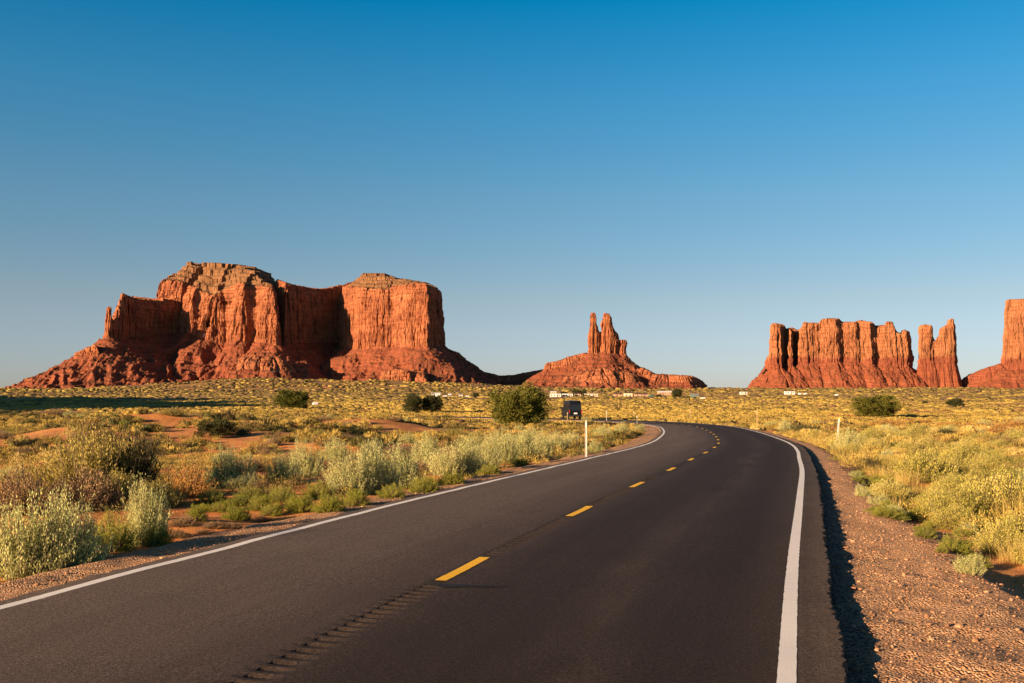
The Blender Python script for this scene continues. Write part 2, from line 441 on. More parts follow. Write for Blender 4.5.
CZ = smooth(np.interp(CY, ZT[:, 0], ZT[:, 1]), 12)
def road_at(s):
    return np.interp(s, SS, CX), np.interp(s, SS, CY), np.interp(s, SS, CZ)
def road_frame(s):
    x, y, z = road_at(s); x2, y2, _ = road_at(np.asarray(s) + 0.5); x1, y1, _ = road_at(np.asarray(s) - 0.5)
    dx, dy = x2 - x1, y2 - y1; L = np.hypot(dx, dy) + 1e-9
    return x, y, z, dy / L, -dx / L                      # right-hand normal
def s_of_y(y):
    k = SS[(CY > -49) & (SS < SS[np.argmax(CX)] + 45)]
    return float(np.interp(y, CY[:len(k)], SS[:len(k)]))

def road_coords(x, y):
    """signed lateral distance (right of the centre line positive) and arc length"""
    x = np.asarray(x, float).ravel(); y = np.asarray(y, float).ravel()
    lat = np.full(x.shape, 999.0); arc = np.zeros(x.shape)
    m = (x > -160) & (x < 70) & (y > -70) & (y < 280)
    idx = np.nonzero(m)[0]
    st = 5
    A = np.stack([CX[:-1:st], CY[:-1:st]], 1); nb = len(A) - 1
    for c0 in range(0, len(idx), 20000):
        ii = idx[c0:c0 + 20000]
        best = np.full(len(ii), 1e9); bl = np.zeros(len(ii)); ba = np.zeros(len(ii))
        px, py = x[ii], y[ii]
        for k in range(nb):
            ax, ay = A[k]; dx, dy = A[k + 1] - A[k]; L2 = dx * dx + dy * dy
            t = np.clip(((px - ax) * dx + (py - ay) * dy) / L2, 0, 1)
            ex, ey = px - ax - t * dx, py - ay - t * dy
            d2 = ex * ex + ey * ey
            u = d2 < best
            best[u] = d2[u]
            sg = np.sign(ex[u] * dy - ey[u] * dx); bl[u] = np.sqrt(d2[u]) * np.where(sg == 0, 1, sg)
            ba[u] = SS[k * st] + t[u] * (SS[min((k + 1) * st, len(SS) - 1)] - SS[k * st])
        lat[ii] = bl; arc[ii] = ba
    return lat, arc

ER, EL = 4.0, -3.72                                    # asphalt edges
ZG = np.array([(0, -.42), (20, -.42), (36, -.62), (52, -.85), (73, -1.15), (96, -1.4), (120, -1.65), (150, -2.05), (200, -2.55), (400, -3.0), (800, -1.4), (1500, 2.5), (2200, 7), (3000, 14), (4500, 22), (8000, 36), (20000, 60)])
RED = []
for (px, py, wx) in [(30, 441, 60), (62, 436, 44), (8, 449, 40), (155, 429, 44), (190, 440, 66), (243, 445, 54), (170, 435, 44), (405, 451, 64), (375, 457, 44), (300, 452, 34), (262, 435, 44), (330, 425, 50), (110, 434, 30)]:
    D_ = (CAMZ + .65) / (py - HOR) * 1000
    RED.append(((px - 512) / 1000 * D_, D_, wx * D_ / 2000.0 * 1.25, max(wx * D_ / 2000.0 * 2.1, 3.6)))
sx_, sy_ = -math.cos(az), -math.sin(az)                 # towards the sun on the plan
def terrain(x, y, want=False):
    shp = np.shape(x)
    x = np.asarray(x, float).ravel(); y = np.asarray(y, float).ravel()
    r = np.hypot(x, y)
    z = np.interp(r, ZG[:, 0], ZG[:, 1])
    # the left field stands a little higher, with a crest some 130 m out
    lf = sstep(-4, -26, x - 0.05 * y) * sstep(25, 60, y) * (1 - sstep(125, 230, y))
    z = z + lf * (0.15 + 0.60 * sstep(40, 125, r))
    z = z + (1 - sstep(60, 200, r)) * 0.0
    # rising apron below the big butte, low hills on the right
    z = z + 22 * np.exp(-(((x + 330) / 360) ** 2 + ((y - 2330) / 300) ** 2)) + 15 * np.exp(-(((x + 620) / 200) ** 2 + ((y - 2150) / 120) ** 2)) + 2.6 * sstep(1300, 1800, r) * fbm(x / 150, y / 110, 2, 14)
    z = z + 2 * np.exp(-(((x - 800) / 420) ** 2 + ((y - 2450) / 220) ** 2))
    # hill out to the left that throws the long shade over the plain
    w = -(x * sx_ + y * sy_); v = -sy_ * -1 * 0 + (x * sy_ - y * sx_)
    hill = np.interp(v, [180, 215, 326, 455, 990, 1230, 1600], [0, 95, 112, 133, 128, 110, 0]) * np.exp(-((w + 420) / 95) ** 2) * (1 + 0.13 * pn(v / 90, w / 300, 5))
    z = z + hill
    for (a, b, rx, ry) in RED:                          # low dunes of red sand, their bare flank towards the sun
        q = max(rx, ry) * 1.15
        z = z + .17 * q * np.exp(-(((x - a + sx_ * q * .75) ** 2 + (y - b + sy_ * q * .75) ** 2) / q ** 2)) * (q < 9)
    # hummocks
    am = sstep(5, 14, r)
    z = z + am * (0.16 * fbm(x / 5.5, y / 5.5, 3, 3) * (1 - sstep(90, 200, r)) + sstep(40, 160, r) * 0.35 * fbm(x / 40, y / 40, 3, 9) * (1 - 0.0) + sstep(300, 900, r) * 1.5 * fbm(x / 160, y / 160, 4, 12))
    lat, arc = road_coords(x, y)
    m = np.abs(lat) < 40
    zr = np.interp(arc, SS, CZ)
    l = lat
    fade = (1 - sstep(150, 200, arc - S0))
    n = 0.05 * fbm(x / 0.9, y / 0.9, 3, 21) + 0.02 * pn(x / 0.22, y / 0.22, 23)
    wob = 0.35 * pn(arc / 3.1, arc * 0, 31) + 0.12 * pn(arc / 0.8, arc * 0, 32)
    # right side: broken edge, gravel berm, slope down to the field
    rp = np.where(l < ER + 0.02, -0.115, -0.125 + 0.06 * sstep(ER + 0.25, ER + 1.3, l))
    rp = rp + n * sstep(ER, ER + 0.6, l)
    bw = np.interp(arc - S0, [7, 11, 15.8, 19.4, 27], [2.1, 1.75, 1.25, .85, .65]) + wob * .6   # gravel berm narrows ahead
    wr = sstep(ER + bw, ER + bw + 1.0, l)
    # left side: narrow gravel verge
    lp = np.where(l > EL - 0.02, -0.10, -0.09 - 0.03 * sstep(EL, EL - 0.8, l)) + n * sstep(EL, EL - 0.3, l) * 0.8
    wlft = sstep(-4.75 + wob * 0.4, -5.5 + wob * 0.4, l)
    under = (l < ER) & (l > EL)
    prof = np.where(l > 0, rp, lp)
    wgt = np.where(l > 0, wr, wlft)
    # the ground takes the road's level near it, its own farther off
    zf = z * 1.0
    mixw = sstep(8, 30, np.abs(l))
    fieldz = (zr - np.where(l > 0, 0.33, 0.30) + am * 0.15 * fbm(x / 5.5, y / 5.5, 3, 3)) * (1 - mixw) + zf * mixw
    zz = (zr + prof) * (1 - wgt) + fieldz * wgt
    zz = np.where(under, zr - 0.16, zz)
    z = np.where(m, zz, z)
    if want:
        verge = np.where(m, 1 - wgt, 0.0)
        spill = np.where(m & (l > 0), (1 - sstep(ER + bw + .3, ER + bw + 1.3, l + .5 * fbm(x / 1.1, y / 1.1, 2, 41))) * 0.8, 0)
        spill = np.where(m & (l < 0), (1 - sstep(4.8, 5.8, -l + 0.4 * fbm(x / 1.1, y / 1.1, 2, 41))) * 0.8, spill)
        return z.reshape(shp), np.maximum(verge, spill).reshape(shp), lat.reshape(shp), arc.reshape(shp)
    return z.reshape(shp)
def tz(x, y):
    return float(terrain(np.array([x]), np.array([y]))[0])

def build_ground():
    N = 1000
    u = np.linspace(-1, 1, N)
    ax = 3.2 * np.sinh(8.6 * u); ax = ax + 2.0 * (1 - np.abs(u) ** .5)
    v = np.linspace(-0.72, 1, N)
    ay = 3.2 * np.sinh(8.6 * v) + 9.0
    X, Y = np.meshgrid(ax, ay)
    Z, V, LT, _ = terrain(X, Y, True)
    P = np.stack([X, Y, Z], -1).reshape(-1, 3)
    me = npmesh('ground', P, grid_faces(N, N), M['ground'], True, attr={'verge': V.ravel(), 'crumb': np.where(LT > 0, 1 - sstep(ER + .16, ER + .42, LT + .16 * pn(X / .35, Y / .35, 44)), 0).ravel()})
    tag(link('ground', me), kind='structure')
build_ground()

LINES = {1: 3.61, -1: -3.47}
def build_road():
    fine = np.arange(S0 + 2.5, S0 + 27, 0.03)
    s = np.concatenate([np.arange(2, S0 + 2.5, 0.5), fine, np.arange(S0 + 27, SS[-1] - 1, 0.5)])
    cols = np.array([EL, -3.57, -3.535, -3.47, -3.405, -3.36, -2, -1, -.4, -.2, -.105, -.09, -.06, -.02, .02, .06, .09, .105, .2, .5, 1, 2, 3, 3.5, 3.545, 3.61, 3.675, 3.72, ER])
    x, y, z, nx, ny = road_frame(s)
    jr = 0.045 * pn(s / 2.1, s * 0, 51) + 0.045 * pn(s / 0.34, s * 0, 52) + 0.03 * pn(s / 0.11, s * 0, 57)
    L = np.tile(cols, (len(s), 1))
    L[:, -1] += jr; L[:, 0] += 0.07 * pn(s / 0.7, s * 0, 53) + 0.04 * pn(s / 0.2, s * 0, 54)
    X = x[:, None] + nx[:, None] * L; Y = y[:, None] + ny[:, None] * L
    Zt = np.tile(z[:, None], (1, len(cols))) + 0.008 * fbm(X / 1.7, Y / 1.7, 2, 61)
    Zt[:, -1] -= 0.02
    # milled rumble strip down the middle, between the dashes
    a = (s - DASH0) % DASHP
    on = (s > S0 + 2.5) & (s < S0 + 27) & (a > 1.75) & (a < DASHP - 0.25)
    ph = (s % 0.18) / 0.18
    gr = np.clip(np.cos(2 * math.pi * ph) * 1.3 + 0.3, 0, 1) * on
    prof = np.clip(1 - (np.abs(cols) / 0.112) ** 6, 0, 1)
    amp = np.where(s < S0 + 11.2, 0.030, 0.015)
    Zt -= (gr * amp)[:, None] * prof[None, :]
    # side faces of the slab
    Lb = np.stack([L[:, 0] - 0.02, L[:, -1] + 0.02], 1)
    Xb = x[:, None] + nx[:, None] * Lb; Yb = y[:, None] + ny[:, None] * Lb; Zb = np.stack([z - 0.2, z - 0.2], 1)
    X = np.concatenate([Xb[:, :1], X, Xb[:, 1:]], 1); Y = np.concatenate([Yb[:, :1], Y, Yb[:, 1:]], 1)
    Zt = np.concatenate([Zb[:, :1], Zt, Zb[:, 1:]], 1); L = np.concatenate([Lb[:, :1], L, Lb[:, 1:]], 1)
    P = np.stack([X, Y, Zt], -1).reshape(-1, 3)
    uv = np.stack([L, np.tile(s[:, None], (1, L.shape[1]))], -1).reshape(-1, 2)
    me = npmesh('road', P, grid_faces(*X.shape), M['asphalt'], False, uv=uv)
    tag(link('road', me), kind='structure')

def strip(name, m, s, l0, l1, lift, ragged=0.0):
    x, y, z, nx, ny = road_frame(s)
    k = np.linspace(0, 1, 3)
    a = l0 + ragged * pn(s / 0.13, s * 0, 71); b = l1 + ragged * pn(s / 0.13, s * 0, 72)
    L = a[:, None] * (1 - k) + b[:, None] * k
    X = x[:, None] + nx[:, None] * L; Y = y[:, None] + ny[:, None] * L
    Z = np.tile(z[:, None], (1, 3)) + 0.008 * fbm(X / 1.7, Y / 1.7, 2, 61) + lift
    return np.stack([X, Y, Z], -1).reshape(-1, 3), grid_faces(*X.shape)

DASHP = 6.0
DASH0 = s_of_y(10.75) - 0.05
build_road()
def build_lines():
    s = np.concatenate([np.arange(2, S0 + 3, 0.5), np.arange(S0 + 3, S0 + 30, 0.08), np.arange(S0 + 30, SS[-1] - 1, 0.5)])
    for side in (-1, 1):
        c = LINES[side]
        V, F = strip('edge_line', None, s, c - 0.066, c + 0.066, 0.0026, 0.009)
        tag(link('edge_line', npmesh('edge_line', V, F, M['white_paint'])), kind='structure')
    Vs, Fs, n = [], [], 0
    k0 = -5
    for k in range(k0, 60):
        a = DASH0 + k * DASHP
        if a < 3 or a > SS[-1] - 4: continue
        V, F = strip('dash', None, np.arange(a, a + 1.62, 0.06), -0.065, 0.065, 0.0032, 0.006)
        Vs.append(V); Fs.append(F + n); n += len(V)
    o = link('centre_line', npmesh('centre_line', np.vstack(Vs), np.vstack(Fs), M['yellow_paint']))
    tag(o, kind='structure')
build_lines()

def build_painted_shadow():  # wedge of cast shadow, put in as a flat dark patch on the asphalt
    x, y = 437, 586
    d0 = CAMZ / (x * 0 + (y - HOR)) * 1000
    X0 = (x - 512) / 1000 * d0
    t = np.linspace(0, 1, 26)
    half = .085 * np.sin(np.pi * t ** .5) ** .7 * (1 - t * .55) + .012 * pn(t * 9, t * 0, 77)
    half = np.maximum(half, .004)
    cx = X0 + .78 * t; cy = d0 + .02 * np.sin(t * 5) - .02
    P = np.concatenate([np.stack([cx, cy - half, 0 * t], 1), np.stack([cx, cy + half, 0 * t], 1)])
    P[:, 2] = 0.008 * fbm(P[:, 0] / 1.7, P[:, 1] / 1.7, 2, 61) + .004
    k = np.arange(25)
    tag(link('painted_shadow', npmesh('painted_shadow', P, np.stack([k, k + 1, k + 27, k + 26], 1), M['shadow_paint'])), kind='structure')
build_painted_shadow()

# ------------------------------------------------------------------ buttes
def poly_dist(px, py, poly):
    """signed distance (inside negative), arc length of the nearest outline point"""
    n = len(poly); best = np.full(px.shape, 1e18); tt = np.zeros(px.shape); ins = np.zeros(px.shape, bool); acc = 0.0
    for i in range(n):
        ax, ay = poly[i]; bx, by = poly[(i + 1) % n]
        dx, dy = bx - ax, by - ay; L = math.hypot(dx, dy)
        t = np.clip(((px - ax) * dx + (py - ay) * dy) / (L * L), 0, 1)
        d2 = (px - ax - t * dx) ** 2 + (py - ay - t * dy) ** 2
        u = d2 < best
        best = np.where(u, d2, best); tt = np.where(u, acc + t * L, tt)
        c = ((ay > py) != (by > py))
        if abs(dy) > 1e-9:
            ins ^= c & (px < dx * (py - ay) / dy + ax)
        acc += L
    d = np.sqrt(best)
    return np.where(ins, -d, d), tt

def columns(t, width, seed):
    """0 on column fronts, 1 in the clefts between columns; plus each column's own number"""
    u = t / width; i = np.floor(u)
    f1 = np.full(u.shape, 9.0); f2 = f1.copy(); own = np.zeros(u.shape)
    for k in (-2, -1, 0, 1, 2):
        c = i + k
        d = np.abs(u - (c + 0.15 + 0.7 * hrand(c, seed)))
        n = d < f1
        f2 = np.where(n, f1, np.minimum(f2, d)); own = np.where(n, c, own); f1 = np.where(n, d, f1)
    e = f2 - f1
    return np.exp(-(e / 0.15) ** 2), own

def butte(name, label, cat, D0, layers, x0, x1, y0, y1, res, seed, mats=('cliff', 'talus'), rough=1.0):
    X, Y = np.meshgrid(np.arange(x0, x1, res), np.arange(y0, y1, res))
    sh = X.shape
    T = terrain(X, Y)
    DY = np.clip(Y, D0 - 120, D0 + 240)
    PX = 512 + 1000 * X / DY
    H = T - 30.0; CL = np.zeros(sh, bool); CP = np.zeros(sh, bool); NX = np.zeros(sh); NY = np.zeros(sh); TT = np.zeros(sh)
    zz = lambda tab: CAMZ + (HOR - np.interp(PX, [p[0] for p in tab], [p[1] for p in tab])) * DY / 1000.0
    for li, ly in enumerate(layers):
        poly = [((p - 512) / 1000.0 * (D0 + dep), D0 + dep) for p, dep in ly['poly']]
        sd = seed * 100 + li * 10
        wa = ly.get('warp', 8.0)
        xw = X + wa * pn(X / 55, Y / 55, sd); yw = Y + wa * pn(X / 55, Y / 55, sd + 1)
        d, t = poly_dist(xw, yw, poly)
        cw, ca = ly.get('col', (26.0, 9.0))
        cl, own = columns(t + 5 * pn(X / 30, Y / 30, sd + 2), cw, sd + 3)
        cl2, own2 = columns(t, cw * 0.37, sd + 4)
        hr = hrand(own, sd + 5)
        str_ = np.where(hr > ly.get('deep', .62), 0.9 + 1.6 * (hr - 0.62), 0.12 + 0.3 * hr)
        dn = d + ca * (cl * str_ + 0.12 * cl2 * hrand(own2, sd + 21)) + ca * 0.5 * (hrand(own, sd + 6) - 0.5) + ca * 0.7 * fbm(t / (cw * 2.3), t * 0, 2, sd + 22) + 2.2 * rough * fbm(X / 11, Y / 11, 3, sd + 7)
        top, con = zz(ly['top']), zz(ly['con'])
        rim = zz(ly['rim']) if 'rim' in ly else top
        ja = ly.get('jag', 3.0)
        jit = (hrand(own, sd + 8) - 0.5) * 2 * ja + (hrand(own2, sd + 9) - 0.5) * ja * 0.7
        rim = rim + jit * (1.0 if 'rim' in ly else 0.8) - cl * ja * 0.8
        w = ly.get('w', 22.0)
        u = np.clip(-dn / w, 0, 1)
        us = u + 0.05 * pn(t / 40, u * 3, sd + 11)
        S = np.interp(us, [0, .10, .17, .30, .42, .55, .66, .85, 1], [0, .26, .30, .52, .58, .78, .82, .95, 1.0])
        cap = ly.get('cap', 70.0)
        uc = np.clip((-dn - w) / cap, 0, 1)
        stp = np.floor(uc * 4 + 0.3 * pn(X / 25, Y / 25, sd + 12)) / 4 * 0.6 + uc * 0.4
        h_in = con + (rim - con) * S + (top - rim) * np.clip(stp, 0, 1)
        h_in += rough * 1.2 * fbm(X / 9, Y / 9, 3, sd + 13) * (uc > 0)
        # rubble slope
        base = T - 2
        hh = np.maximum(con - base, 1.0)
        L = hh * ly.get('k', 1.7)
        v = np.clip(np.maximum(dn, 0) / L, 0, 1)
        gul = np.abs(pn(X / 48, Y / 95, sd + 14)) + 0.5 * np.abs(pn(X / 19, Y / 44, sd + 15))
        v = np.clip(v * (0.90 + 0.26 * gul), 0, 1)
        f = (1 - v) ** ly.get('pw', 1.25)
        h_out = base + hh * f
        st = ly.get('step', 9.0)
        q = (h_out + 3 * pn(X / 70, Y / 70, sd + 16)) / st
        q = np.floor(q) + sstep(0.25, 0.75, q - np.floor(q))
        sb = ly.get('stepk', 0.55) * sstep(-.2, .4, pn(X / 60, Y / 60, sd + 17) + .15)
        h_out = h_out * (1 - sb) + q * st * sb
        h_out += ly.get('lump', 3.0) * fbm(X / 55, Y / 55, 3, sd + 23) * np.clip(hh * f / 30, 0, 1) * np.clip(dn / 15, 0, 1)
        h_out -= 0.35 * np.clip(dn - L, 0, 60)
        h_out += rough * (2.0 * fbm(X / 24, Y / 24, 4, sd + 18, 0.55) + 1.7 * np.maximum(0, pn(X / 4.2, Y / 4.2, sd + 19) - 0.25) * 2) * np.clip(hh * f / 12, 0, 1)
        h = np.where(dn < 0, h_in, h_out)
        up = h > H
        gy, gx = np.gradient(dn, res)
        gl = np.hypot(gx, gy) + 1e-6
        CL = np.where(up, dn < 1.0, CL); CP = np.where(up, (uc > 0.04) & ('rim' in ly), CP); TT = np.where(up, t, TT)
        NX = np.where(up, gx / gl, NX); NY = np.where(up, gy / gl, NY)
        H = np.maximum(H, h)
    # beds, blocks and joints push the cliff faces in and out
    def relief(t, h):
        t2 = t + 7 * pn(h / 38, t / 70, seed + 31) + 1.5 * pn(h / 9, t / 20, seed + 32)
        h2 = h + 4 * pn(t / 45, h / 60, seed + 33)
        big = 5.0 * fbm(t2 / 46, h2 / 40, 3, seed + 34, .55)
        bed = h2 / 9.0 + .5 * pn(h2 / 31, t / 300, seed + 35); bi = np.floor(bed); bf = bed - bi
        ledge = 1.6 * (hrand(bi, seed + 36) - .5) * (.6 + .6 * pn(t / 60, bi * 3.7, seed + 37)) - 1.3 * np.exp(-(bf / .10) ** 2)
        bw = 5.0 + 9.0 * hrand(bi, seed + 38)
        bx = t2 / bw + 7.3 * hrand(bi, seed + 39); ci = np.floor(bx); cf = bx - ci
        block = 1.5 * (hrand(ci * 131 + bi * 17, seed + 40) - .5) * sstep(-.1, .45, pn(t / 70, h / 45, seed + 41))
        joint = -1.6 * np.exp(-(np.minimum(cf, 1 - cf) / .08) ** 2) * (hrand(ci * 57 + bi * 3, seed + 42) > .55)
        e, own = columns(t2, 21.0, seed + 43)
        crack = -5.0 * e * sstep(-.05, .35, pn(own * 1.7, h / 42, seed + 44))
        return (big + ledge + block + joint + crack + .4 * pn(t / 2.6, h / 2.9, seed + 45)) * rough
    F = grid_faces(*sh)
    keep = (H - T > -16.0).ravel()
    fk = keep[F].any(1)
    fc = CL.ravel()[F].sum(1) >= 2
    fp = CP.ravel()[F].sum(1) >= 3
    ox, oy = (x0 + x1) / 2, (y0 + y1) / 2
    root = thing(name, label, cat, (ox, oy, 0))
    Q = np.stack([X - ox, Y - oy, H, NX, NY, TT, CL * 1.0], -1).reshape(-1, 7)
    def place(q):
        d = relief(q[:, 5], q[:, 2]) * q[:, 6]
        return np.stack([q[:, 0] + q[:, 3] * d, q[:, 1] + q[:, 4] * d, q[:, 2] + .15 * d * q[:, 6]], -1)
    P = place(Q)
    zr = H.ravel()[F]; zr = zr.max(1) - zr.min(1)
    front = (NY.ravel()[F].mean(1) < .75)
    st = fk & fc & ~fp & (zr > 2.2) & front
    for nm, sel, m in (('cliff_wall', fk & fc & ~fp, mats[0]), ('summit_slope', fk & fp, 'cap'), ('talus_slope', fk & ~fc & ~fp, mats[1])):
        f = F[sel & ~st]
        ids, inv = np.unique(f, return_inverse=True)
        V, G = P[ids], inv.reshape(-1, 4)
        if nm == 'cliff_wall':                              # steep faces carry four times the detail
            n = 4; k = np.arange(n + 1) / n
            c = Q[F[st]]
            uu, vv = np.meshgrid(k, k)
            wts = np.stack([(1 - uu) * (1 - vv), uu * (1 - vv), uu * vv, (1 - uu) * vv], -1).reshape(-1, 4)
            q = np.einsum('pc,fcv->fpv', wts, c).reshape(-1, 7)
            g = (np.arange(len(c))[:, None, None] * (n + 1) ** 2 + grid_faces(n + 1, n + 1)[None]).reshape(-1, 4)
            G = np.concatenate([G, g + len(V)]); V = np.concatenate([V, place(q)])
        if len(G): link(nm, npmesh(nm, V, G, M[m]), root)
    return root

# the great butte on the left
B1 = [
    dict(poly=[(105.5, -104), (108, -112), (112, -104), (112.5, -84), (106, -80)], top=[(104, 330), (106.5, 312), (108.5, 307), (111, 307), (112.5, 312), (114, 326)], con=[(104, 338), (116, 337)], w=4, cap=8, col=(12, 1.5), jag=.8, warp=1.5, k=1.75),
    dict(poly=[(105, -95), (111, -92), (115, -78), (119, -74), (127, -20), (150, 60), (184, 165), (184, 280), (150, 280), (120, 130), (106, 20)],
         top=[(104, 330), (108, 322), (113, 318), (115.5, 312), (119, 304), (123, 294), (128, 296), (134, 298), (150, 299), (186, 300)], con=[(104, 338), (125, 338), (150, 335), (186, 331)],
         w=8, k=1.75, col=(20, 5), jag=4),
    dict(poly=[(152, 235), (154, 190), (166, 165), (178, 150), (184, 78), (192, 40), (200, 56), (208, 16), (217, 22), (226, 40), (235, -8), (246, -26), (252, 0), (262, -46), (275, -64), (281, -35), (283, 90), (300, 420), (158, 420)],
         top=[(150, 300), (154, 281), (162, 271), (172, 268), (180, 261), (203, 262), (240, 265), (259, 268), (278, 278), (296, 286), (319, 289)],
         rim=[(150, 302), (155, 284), (170, 279), (185, 283), (200, 291), (212, 296), (222, 292), (240, 283), (262, 283), (280, 287), (300, 291)],
         con=[(150, 336), (180, 331), (200, 337), (215, 343), (240, 340), (278, 345), (300, 342)], w=26, cap=60, col=(46, 18), jag=6, k=1.6, lump=8),
    dict(poly=[(275, 60), (284, 10), (312, 120), (343, 240), (357, 240), (357, 420), (275, 420)],
         top=[(274, 279), (296, 286), (319, 289), (329, 288), (345, 284), (358, 279)], con=[(276, 343), (358, 341)], w=9, cap=60, col=(40, 4), k=1.5, jag=2, lump=6),
    dict(poly=[(337, 260), (343, 130), (348, 68), (360, 22), (371, 10), (382, -14), (391, -12), (403, -52), (416, -66), (428, -88), (433, -70), (438, 30), (443, 150), (441, 360), (338, 360)],
         top=[(332, 288), (336, 282), (357, 277), (362, 273.5), (385, 273.5), (397, 278), (423, 282), (435, 287), (442, 291)],
         rim=[(332, 290), (340, 286), (352, 287), (375, 290), (400, 286), (425, 284), (435, 288), (442, 293)],
         con=[(334, 345), (360, 349), (390, 347), (425, 347), (443, 346)], w=12, cap=45, col=(52, 8), jag=3, k=1.55, lump=5),
    # bench below the left spire, and low benches in front
    dict(poly=[(72, -150), (98, -190), (101, -170), (101, -60), (70, -60)], top=[(64, 361), (70, 358), (85, 352), (101, 346)], con=[(66, 366), (80, 366), (101, 374)], w=9, cap=40, col=(16, 3), jag=1.5, k=2.3, lump=1.5),
    dict(poly=[(20, -190), (60, -215), (100, -225), (135, -215), (136, -120), (20, -110)], top=[(18, 386), (38, 379), (60, 376), (100, 377), (136, 379)], con=[(18, 390), (60, 387), (136, 388)], w=9, cap=60, col=(24, 9), jag=2, k=1.6, lump=1.0),
    dict(poly=[(383, -235), (410, -245), (412, -225), (425, -235), (432, -160), (380, -150)], top=[(380, 374), (405, 370), (420, 372), (434, 377)], con=[(380, 381), (434, 383)], w=8, cap=40, col=(18, 6), k=1.5),
    dict(poly=[(232, -190), (268, -200), (285, -180), (300, -120), (235, -110)], top=[(230, 362), (260, 356), (300, 361)], con=[(230, 370), (300, 372)], w=26, cap=60, col=(34, 9), k=1.6, lump=9),
    # the low ridge running off to the right behind it
    dict(poly=[(440, 120), (470, 150), (500, 200), (532, 190), (552, 200), (552, 320), (440, 330)],
         top=[(440, 347), (456, 352), (468, 362), (484, 372), (500, 376), (515, 375), (528, 372), (546, 369), (554, 373)], con=[(440, 358), (468, 372), (484, 379), (500, 382), (530, 379), (552, 379)], w=10, cap=60, col=(30, 6), k=2.0, jag=2),
]
butte('sandstone_butte', 'widest red sandstone butte, flat topped, filling the left of the skyline', 'butte', 2500.0, B1, -1420, 130, 2130, 2960, 1.7, 1)

B2 = [
    dict(poly=[(588.5, -8), (592, -16), (596.5, -13), (600.5, -6), (600, 14), (590, 14)], top=[(587.5, 345), (589, 336), (590.5, 320), (591.2, 313), (595, 313), (596, 323), (598, 329), (600.5, 335)], con=[(580, 354), (605, 352), (640, 356)], w=2.6, cap=10, col=(9, 1.0), jag=1.2, warp=1.0, k=2.0, pw=1.5),
    dict(poly=[(600.5, -8), (603, -18), (610, -22), (616, -14), (621, 0), (617, 22), (602, 20)], top=[(600, 336), (601.2, 330), (603, 317), (604.5, 313.5), (609, 314), (611, 318), (613, 327), (616, 333), (618.5, 340), (621, 344)], con=[(580, 354), (605, 352), (640, 357)], w=3.5, cap=12, col=(11, 2), jag=2, warp=1.0, k=2.0, pw=1.5),
    dict(poly=[(588, 6), (595, 0), (603, -2), (612, 0), (622, 6), (622, 40), (589, 40)], top=[(587, 346), (591, 338), (598, 333), (603, 331), (610, 334), (617, 339), (623, 346)], con=[(580, 354), (605, 352), (640, 357)], w=4, cap=12, col=(11, 2), jag=2, warp=1.0, k=2.0, pw=1.5),
    dict(poly=[(618, 0), (622, -12), (626.5, -8), (627, 12), (619, 14)], top=[(617, 342), (620, 340), (626, 340), (628, 344)], con=[(580, 354), (605, 352), (640, 358)], w=3, cap=10, col=(10, 1.5), jag=1, warp=1.0, k=2.0, pw=1.5),
    dict(poly=[(545, 10), (565, -15), (587, -15), (588, 60), (546, 60)], top=[(543, 366), (546, 363), (557, 361.5), (568, 357), (588, 352)], con=[(543, 370), (560, 367), (588, 357)], w=7, cap=20, col=(14, 3), k=2.0, jag=1, warp=4),
    dict(poly=[(636, -60), (660, -95), (690, -105), (702, -60), (704, 40), (640, 40)], top=[(630, 363), (642, 368), (655, 374), (691, 376), (700, 380), (706, 383)], con=[(636, 378), (690, 383), (706, 386)], w=10, cap=40, col=(20, 8), k=1.6, jag=1.5),
    dict(poly=[(560, -90), (600, -150), (640, -130), (640, -30), (560, -20)], top=[(556, 378), (600, 368), (642, 376)], con=[(556, 383), (642, 383)], w=26, cap=90, col=(22, 9), k=1.8),
]
butte('spired_butte', 'red cone shaped butte with twin thin spires on its summit, centre skyline', 'butte', 2500.0, B2, 10, 580, 2230, 2640, 1.5, 2)

B3 = [
    dict(poly=[(769.5, 30), (770.5, -28), (777, -40), (783, -36), (784.2, 20), (786.8, 30), (788, -16), (792.8, -20), (794, 40), (797, 40), (798.5, -4), (803, -10), (812, -14), (819, -8), (828, -22), (838, -24), (841, -8), (855, -18), (860, -8), (872, -24), (876, -6), (885, -18), (897, -22), (904, -14), (910, -16), (912, 20), (912, 110), (770, 120)],
         top=[(768, 330), (770, 324), (783, 324.5), (786, 329), (792, 328), (797, 330), (802, 328), (804, 323), (819, 323.5), (822, 320), (829, 318), (838.5, 318.5), (841, 322), (856, 322), (860.6, 320.5), (872, 322.5), (875, 326), (885, 325.5), (887, 322), (892, 322.5), (896, 332), (901, 334), (903, 330.5), (909, 332), (912, 345)],
         con=[(768, 370), (800, 364), (850, 361), (880, 365), (912, 368)], w=9, cap=30, col=(28, 6), jag=3, warp=1.6, k=1.0, deep=.78, pw=1.0, step=7, lump=3),
    dict(poly=[(748, 225), (758, 200), (768, 150), (776, 110), (779, 200), (750, 280)], top=[(745, 386), (757, 378), (764, 368), (768, 356), (776, 352)], con=[(745, 388), (757, 384), (776, 372)], w=14, cap=30, col=(16, 4), k=1.2, jag=2, warp=3),
]
butte('columned_butte', 'long red butte of fluted columns with a ragged crest, right of centre', 'butte', 2720.0, B3, 570, 1180, 2540, 3080, 1.2, 3, ('cliff_pale', 'talus'))

